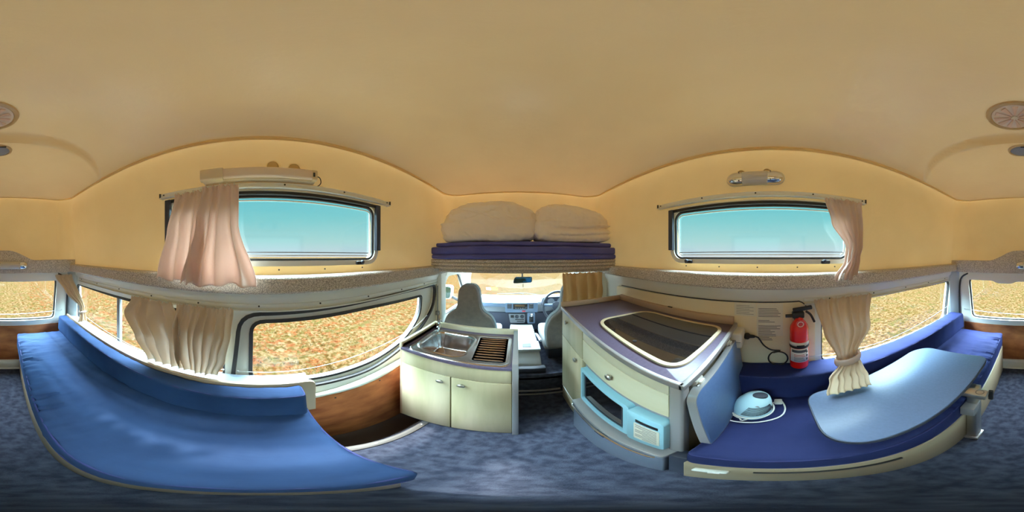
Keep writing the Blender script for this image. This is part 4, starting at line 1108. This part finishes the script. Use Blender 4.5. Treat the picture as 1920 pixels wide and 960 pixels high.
# dashboard
t = thing('dashboard', 'pale blue grey dashboard across the front of the cab', 'dashboard', (0, 2.1, .22))
prof = rpoly([(2.42, .640), (2.02, .702), (1.975, .685), (1.965, .640), (1.985, .60), (2.00, .50), (2.05, .34), (2.10, .22), (2.42, .22)], [0, .02, .02, .02, .02, .03, .03, 0, 0])
bm = B(); prism(bm, prof, 'yz', -.78, .78); obj('body', bm, 'dash_light', t)
obj('glove_panel', box(B(), -.70, -.19, 1.955, 1.99, .612, .668, .008), 'dash_blue', t)
obj('lower_panel', box(B(), -.76, .76, 1.962, 2.02, .30, .535, .012), 'dash_dark', t)
bm = B(); prism(bm, rpoly([(-.19, .675), (.20, .675), (.20, .545), (-.19, .545)], .012), 'xz', 1.945, 1.98, .004); ccs = obj('centre_panel', bm, 'dash_blue', t)
rd = obj('radio', box(B(), -.095, .075, 1.938, 1.95, .592, .662, .004), 'black_plastic', t)
obj('radio_display', box(B(), -.075, .045, 1.935, 1.94, .628, .648, .001), 'dirt', rd)
for k in range(5): obj('radio_button', box(B(), -.07 + .027 * k, -.053 + .027 * k, 1.934, 1.94, .602, .612, .001), 'grey_plastic', rd)
for x0_ in (-.165, .095):
    v_ = obj('air_vent', box(B(), x0_, x0_ + .052, 1.938, 1.95, .600, .665, .004), 'dark_plastic', t)
    for k in range(4): obj('vent_slat', box(B(), x0_ + .004, x0_ + .048, 1.935, 1.94, .608 + k * .014, .612 + k * .014), 'grey_plastic', v_)
obj('hazard_button', box(B(), .012, .052, 1.940, 1.947, .557, .573, .002), 'red_button', t)
bm = B(); prism(bm, rpoly([(-.15, .53), (.045, .53), (.045, .405), (-.13, .405)], .014), 'xz', 1.938, 1.97, .004); hp = obj('heater_panel', bm, 'grey_plastic', t)
obj('switch_or_gap_shade', box(B(), -.125, -.085, 1.934, 1.94, .478, .513, .002), 'black_plastic', hp)
for xx in (-.050, .012):
    dl = obj('dial', lathe(B(), [(.024, 0), (.024, -.006), (.020, -.010), (.012, -.010), (.010, -.018), (.001, -.018)], (xx, 1.940, .495), 'y', 24), 'dark_plastic', hp)
obj('button_row', box(B(), -.07, .035, 1.934, 1.94, .450, .460, .001), 'black_plastic', hp)
obj('button_row', box(B(), -.05, .03, 1.934, 1.94, .425, .435, .001), 'black_plastic', hp)
# gear lever
t = thing('gear_lever', 'silver topped gear lever on its panel between dials and steering wheel', 'gear lever', (.115, 1.93, .42))
bm = B(); prism(bm, rrect(.075, .165, .40, .545, .012), 'xz', 1.925, 1.958, .004); obj('gate_panel', bm, 'dash_blue', t)
obj('gate_slot', box(B(), .095, .145, 1.918, 1.928, .42, .50, .01), 'black_plastic', t)
obj('lever', tube(B(), [(.12, 1.93, .45), (.118, 1.86, .53)], .009, 8), 'black_plastic', t)
bm = B(); lathe(bm, [(.001, -.02), (.014, -.016), (.019, 0), (.014, .016), (.001, .02)], (.118, 1.85, .545), n=16); obj('lever_knob', bm, 'chrome', t)
# steering wheel
t = thing('steering_wheel', 'dark steering wheel behind the counter curtain on the right', 'steering wheel', (.43, 1.80, .45))
cw = Vector((.43, 1.80, .655)); Mw = Matrix.Translation(cw) @ Matrix.Rotation(radians(-28), 4, 'X')
def wtf(bm):
    for v in bm.verts: v.co = Mw @ v.co
    return bm
obj('rim', wtf(tube(B(), [(.185 * cos(2 * pi * k / 48), 0, .185 * sin(2 * pi * k / 48)) for k in range(48)], .014, 10, closed=True)), 'dark_plastic', t)
bm = B(); prism(bm, rpoly([(-.085, .035), (-.06, -.075), (.06, -.075), (.085, .035), (.05, .06), (-.05, .06)], .03, 5), 'xz', -.03, .03, .01); hb = obj('hub', wtf(bm), 'dark_plastic', t)
for a, b_ in (((-.07, .0, .02), (-.178, 0, .03)), ((.07, .0, .02), (.178, 0, .03)), ((-.03, .0, -.06), (-.06, 0, -.172)), ((.03, 0, -.06), (.06, 0, -.172))):
    obj('spoke', wtf(tube(B(), [a, b_], [.020, .013], 8)), 'dash_blue', t)
bm = B()
for rx, rz, cz_ in ((.026, .018, 0), (.009, .017, 0), (.017, .006, .010)):
    tube(bm, [(rx * cos(2 * pi * k / 24), -.034, cz_ + rz * sin(2 * pi * k / 24)) for k in range(24)], .002, 5, closed=True)
obj('emblem', wtf(bm), 'chrome', hb)
obj('column', tube(B(), [tuple(cw + Vector((0, .03, -.02))), tuple(cw + Vector((0, .26, -.14)))], .035, 12), 'dark_plastic', t)
bm = B(); prism(bm, rpoly([(.24, .62), (.62, .62), (.60, .745), (.26, .745)], .04), 'xz', 1.93, 2.06, .01); icl = obj('instrument_cowl', bm, 'dash_dark', bpy.data.objects['dashboard'])
for xx in (.36, .48): obj('gauge', lathe(B(), [(.042, 0), (.042, -.006), (.036, -.008), (.001, -.006)], (xx, 1.932, .685), 'y', 24), 'grey_plastic', icl)

# cab body: doors, roof, pillars, windscreen
def cab_side(s):
    return [(s * .745, .0), (s * .765, .6), (s * .755, .95), (s * .70, 1.13), (s * .75, 1.16), (s * .80, .95), (s * .82, .6), (s * .80, .0)]
DW = rpoly([(1.50, .615), (2.22, .60), (2.06, .86), (1.90, 1.035), (1.50, 1.045)], [.05, .04, .1, .06, .05])
for s, nm, wn, lab in ((-1, 'wall_cab_left', 7, 'left cab door window'), (1, 'wall_cab_right', 8, 'right cab door window')):
    o = obj(nm, prism(B(), cab_side(s), 'xz', 1.452, 2.42), 'cream_paint'); boolean(o, [cutter(DW, 'yz', *sorted((s * .6, s * .95)))]); struct(o)
    wq = window(wn, DW, 'yz', s * .765, s * .785, .010, label=lab)
WS = [(1.98, 1.085), (2.46, .70)]
bm = B(); prism(bm, [(1.40, 1.13), (1.96, 1.10), (1.98, 1.15), (1.40, 1.18)], 'yz', -.78, .78); o = obj('ceiling_cab', bm, 'cream_paint'); struct(o)
# windscreen
t = bpy.data.objects.new('window_9', None); COL.objects.link(t); t.location = (0, 2.46, .70); W[t.name] = Vector((0, 2.46, .70)); struct(t, 'large windscreen above the dashboard', 'window')
bm = B(); V = [bm.verts.new(p) for p in ((-.70, 1.97, 1.10), (.70, 1.97, 1.10), (.76, 2.44, .635), (-.76, 2.44, .635))]; bm.faces.new(V); obj('pane', bm, 'glass_clear', t, solid=.004)
for s in (-1, 1):
    obj('pillar', tube(B(), spline([(s * .72, 1.95, 1.11), (s * .755, 2.2, .93), (s * .785, 2.46, .66)], 6), .030, 8), 'door_paint', t)
obj('lower_seal', tube(B(), [(-.77, 2.44, .640), (.77, 2.44, .640)], .012, 6), 'rubber', t)
bm = B(); box(bm, -.42, -.33, 2.13, 2.134, .80, .86); [setattr(v, 'co', Vector((v.co.x, 2.435 - (v.co.z - .70) * .47 / .40 - .012, v.co.z))) for v in bm.verts]
for v in bm.verts: v.co.z -= .06; v.co.y += .07
o = obj('sticker', bm, 'yellow_sticker'); tag(o, 'yellow sticker low on the left of the windscreen', 'sticker'); ren(o, 'window_sticker')
bm = B(); box(bm, -.50, -.43, 2.13, 2.134, .80, .85); [setattr(v, 'co', Vector((v.co.x, 2.435 - (v.co.z - .70) * .47 / .40 + .058, v.co.z - .06))) for v in bm.verts]
o = obj('sticker', bm, 'label_white'); tag(o, 'white registration sticker beside the yellow one on the windscreen', 'sticker'); ren(o, 'window_sticker')
# front nose below the glass (keeps the cab closed)
bm = B(); prism(bm, [(2.40, -.10), (2.62, -.10), (2.66, .5), (2.46, .630), (2.40, .625)], 'yz', -.80, .80); o = obj('wall_front', bm, 'white_paint'); struct(o)
bm = B(); box(bm, -.80, .80, 1.10, 2.45, -.28, -.24); box(bm, -.78, .78, -1.62, 1.2, -.30, -.245); o = obj('underbody', bm, 'dark_plastic'); ren(o, 'trim_11'); struct(o)
# wiper
bm = B(); tube(bm, spline([(.05, 2.47, .655), (.0, 2.46, .675), (-.35, 2.46, .668)], 5), .005, 6); tube(bm, spline([(.25, 2.47, .652), (.05, 2.45, .685), (-.10, 2.45, .678)], 5), .004, 6)
o = obj('wiper', bm, 'black_plastic'); tag(o, 'black wiper lying along the bottom of the windscreen', 'wiper')
# rear view mirror
t = thing('rear_view_mirror', 'interior rear view mirror hanging below the bed shelf', 'mirror', (.02, 1.80, .935))
bm = B(); prism(bm, rpoly([(-.095, .945), (.115, .955), (.118, 1.02), (-.075, 1.02)], [.025, .02, .015, .03]), 'xz', 1.78, 1.80, .005); hs = obj('mirror_housing', bm, 'black_plastic', t)
bm = B(); prism(bm, rpoly([(-.085, .953), (.108, .962), (.11, 1.012), (-.072, 1.012)], [.02, .015, .01, .025]), 'xz', 1.776, 1.7805); obj('mirror_glass', bm, 'mirror_blue_reflection', hs)
obj('stem', tube(B(), [(.01, 1.80, 1.015), (.01, 1.86, 1.11)], .008, 8), 'black_plastic', t)
obj('toggle', tube(B(), [(.018, 1.79, .945), (.018, 1.785, .905)], .004, 6), 'grey_plastic', t)
# door mirror outside
t = thing('door_mirror', 'outside door mirror seen through the left cab window', 'mirror', (-.98, 1.98, .62))
bm = B(); prism(bm, rpoly([(-1.075, .66), (-.90, .66), (-.88, .85), (-1.04, .85)], .05, 6), 'xz', 1.98, 2.06, .015); obj('shell', bm, 'white_paint', t)
bm = B(); prism(bm, rpoly([(-1.060, .675), (-.912, .675), (-.895, .838), (-1.03, .838)], .04, 6), 'xz', 1.974, 1.982); obj('mirror_glass', bm, 'mirror_blue_reflection', t)
obj('bracket', tube(B(), [(-.92, 2.02, .70), (-.80, 2.08, .62)], .02, 8), 'black_plastic', t)
# B pillar posts behind the cab
for s, n_ in ((-1, 12), (1, 13)):
    bm = B(); prism(bm, rpoly([(s * .75, 1.29), (s * .70, 1.30), (s * .71, 1.42), (s * .75, 1.47)], .01), 'xy', .0, 1.13, .004)
    o = obj('b_pillar', bm, 'cream_paint'); ren(o, 'trim_%d' % n_); struct(o)
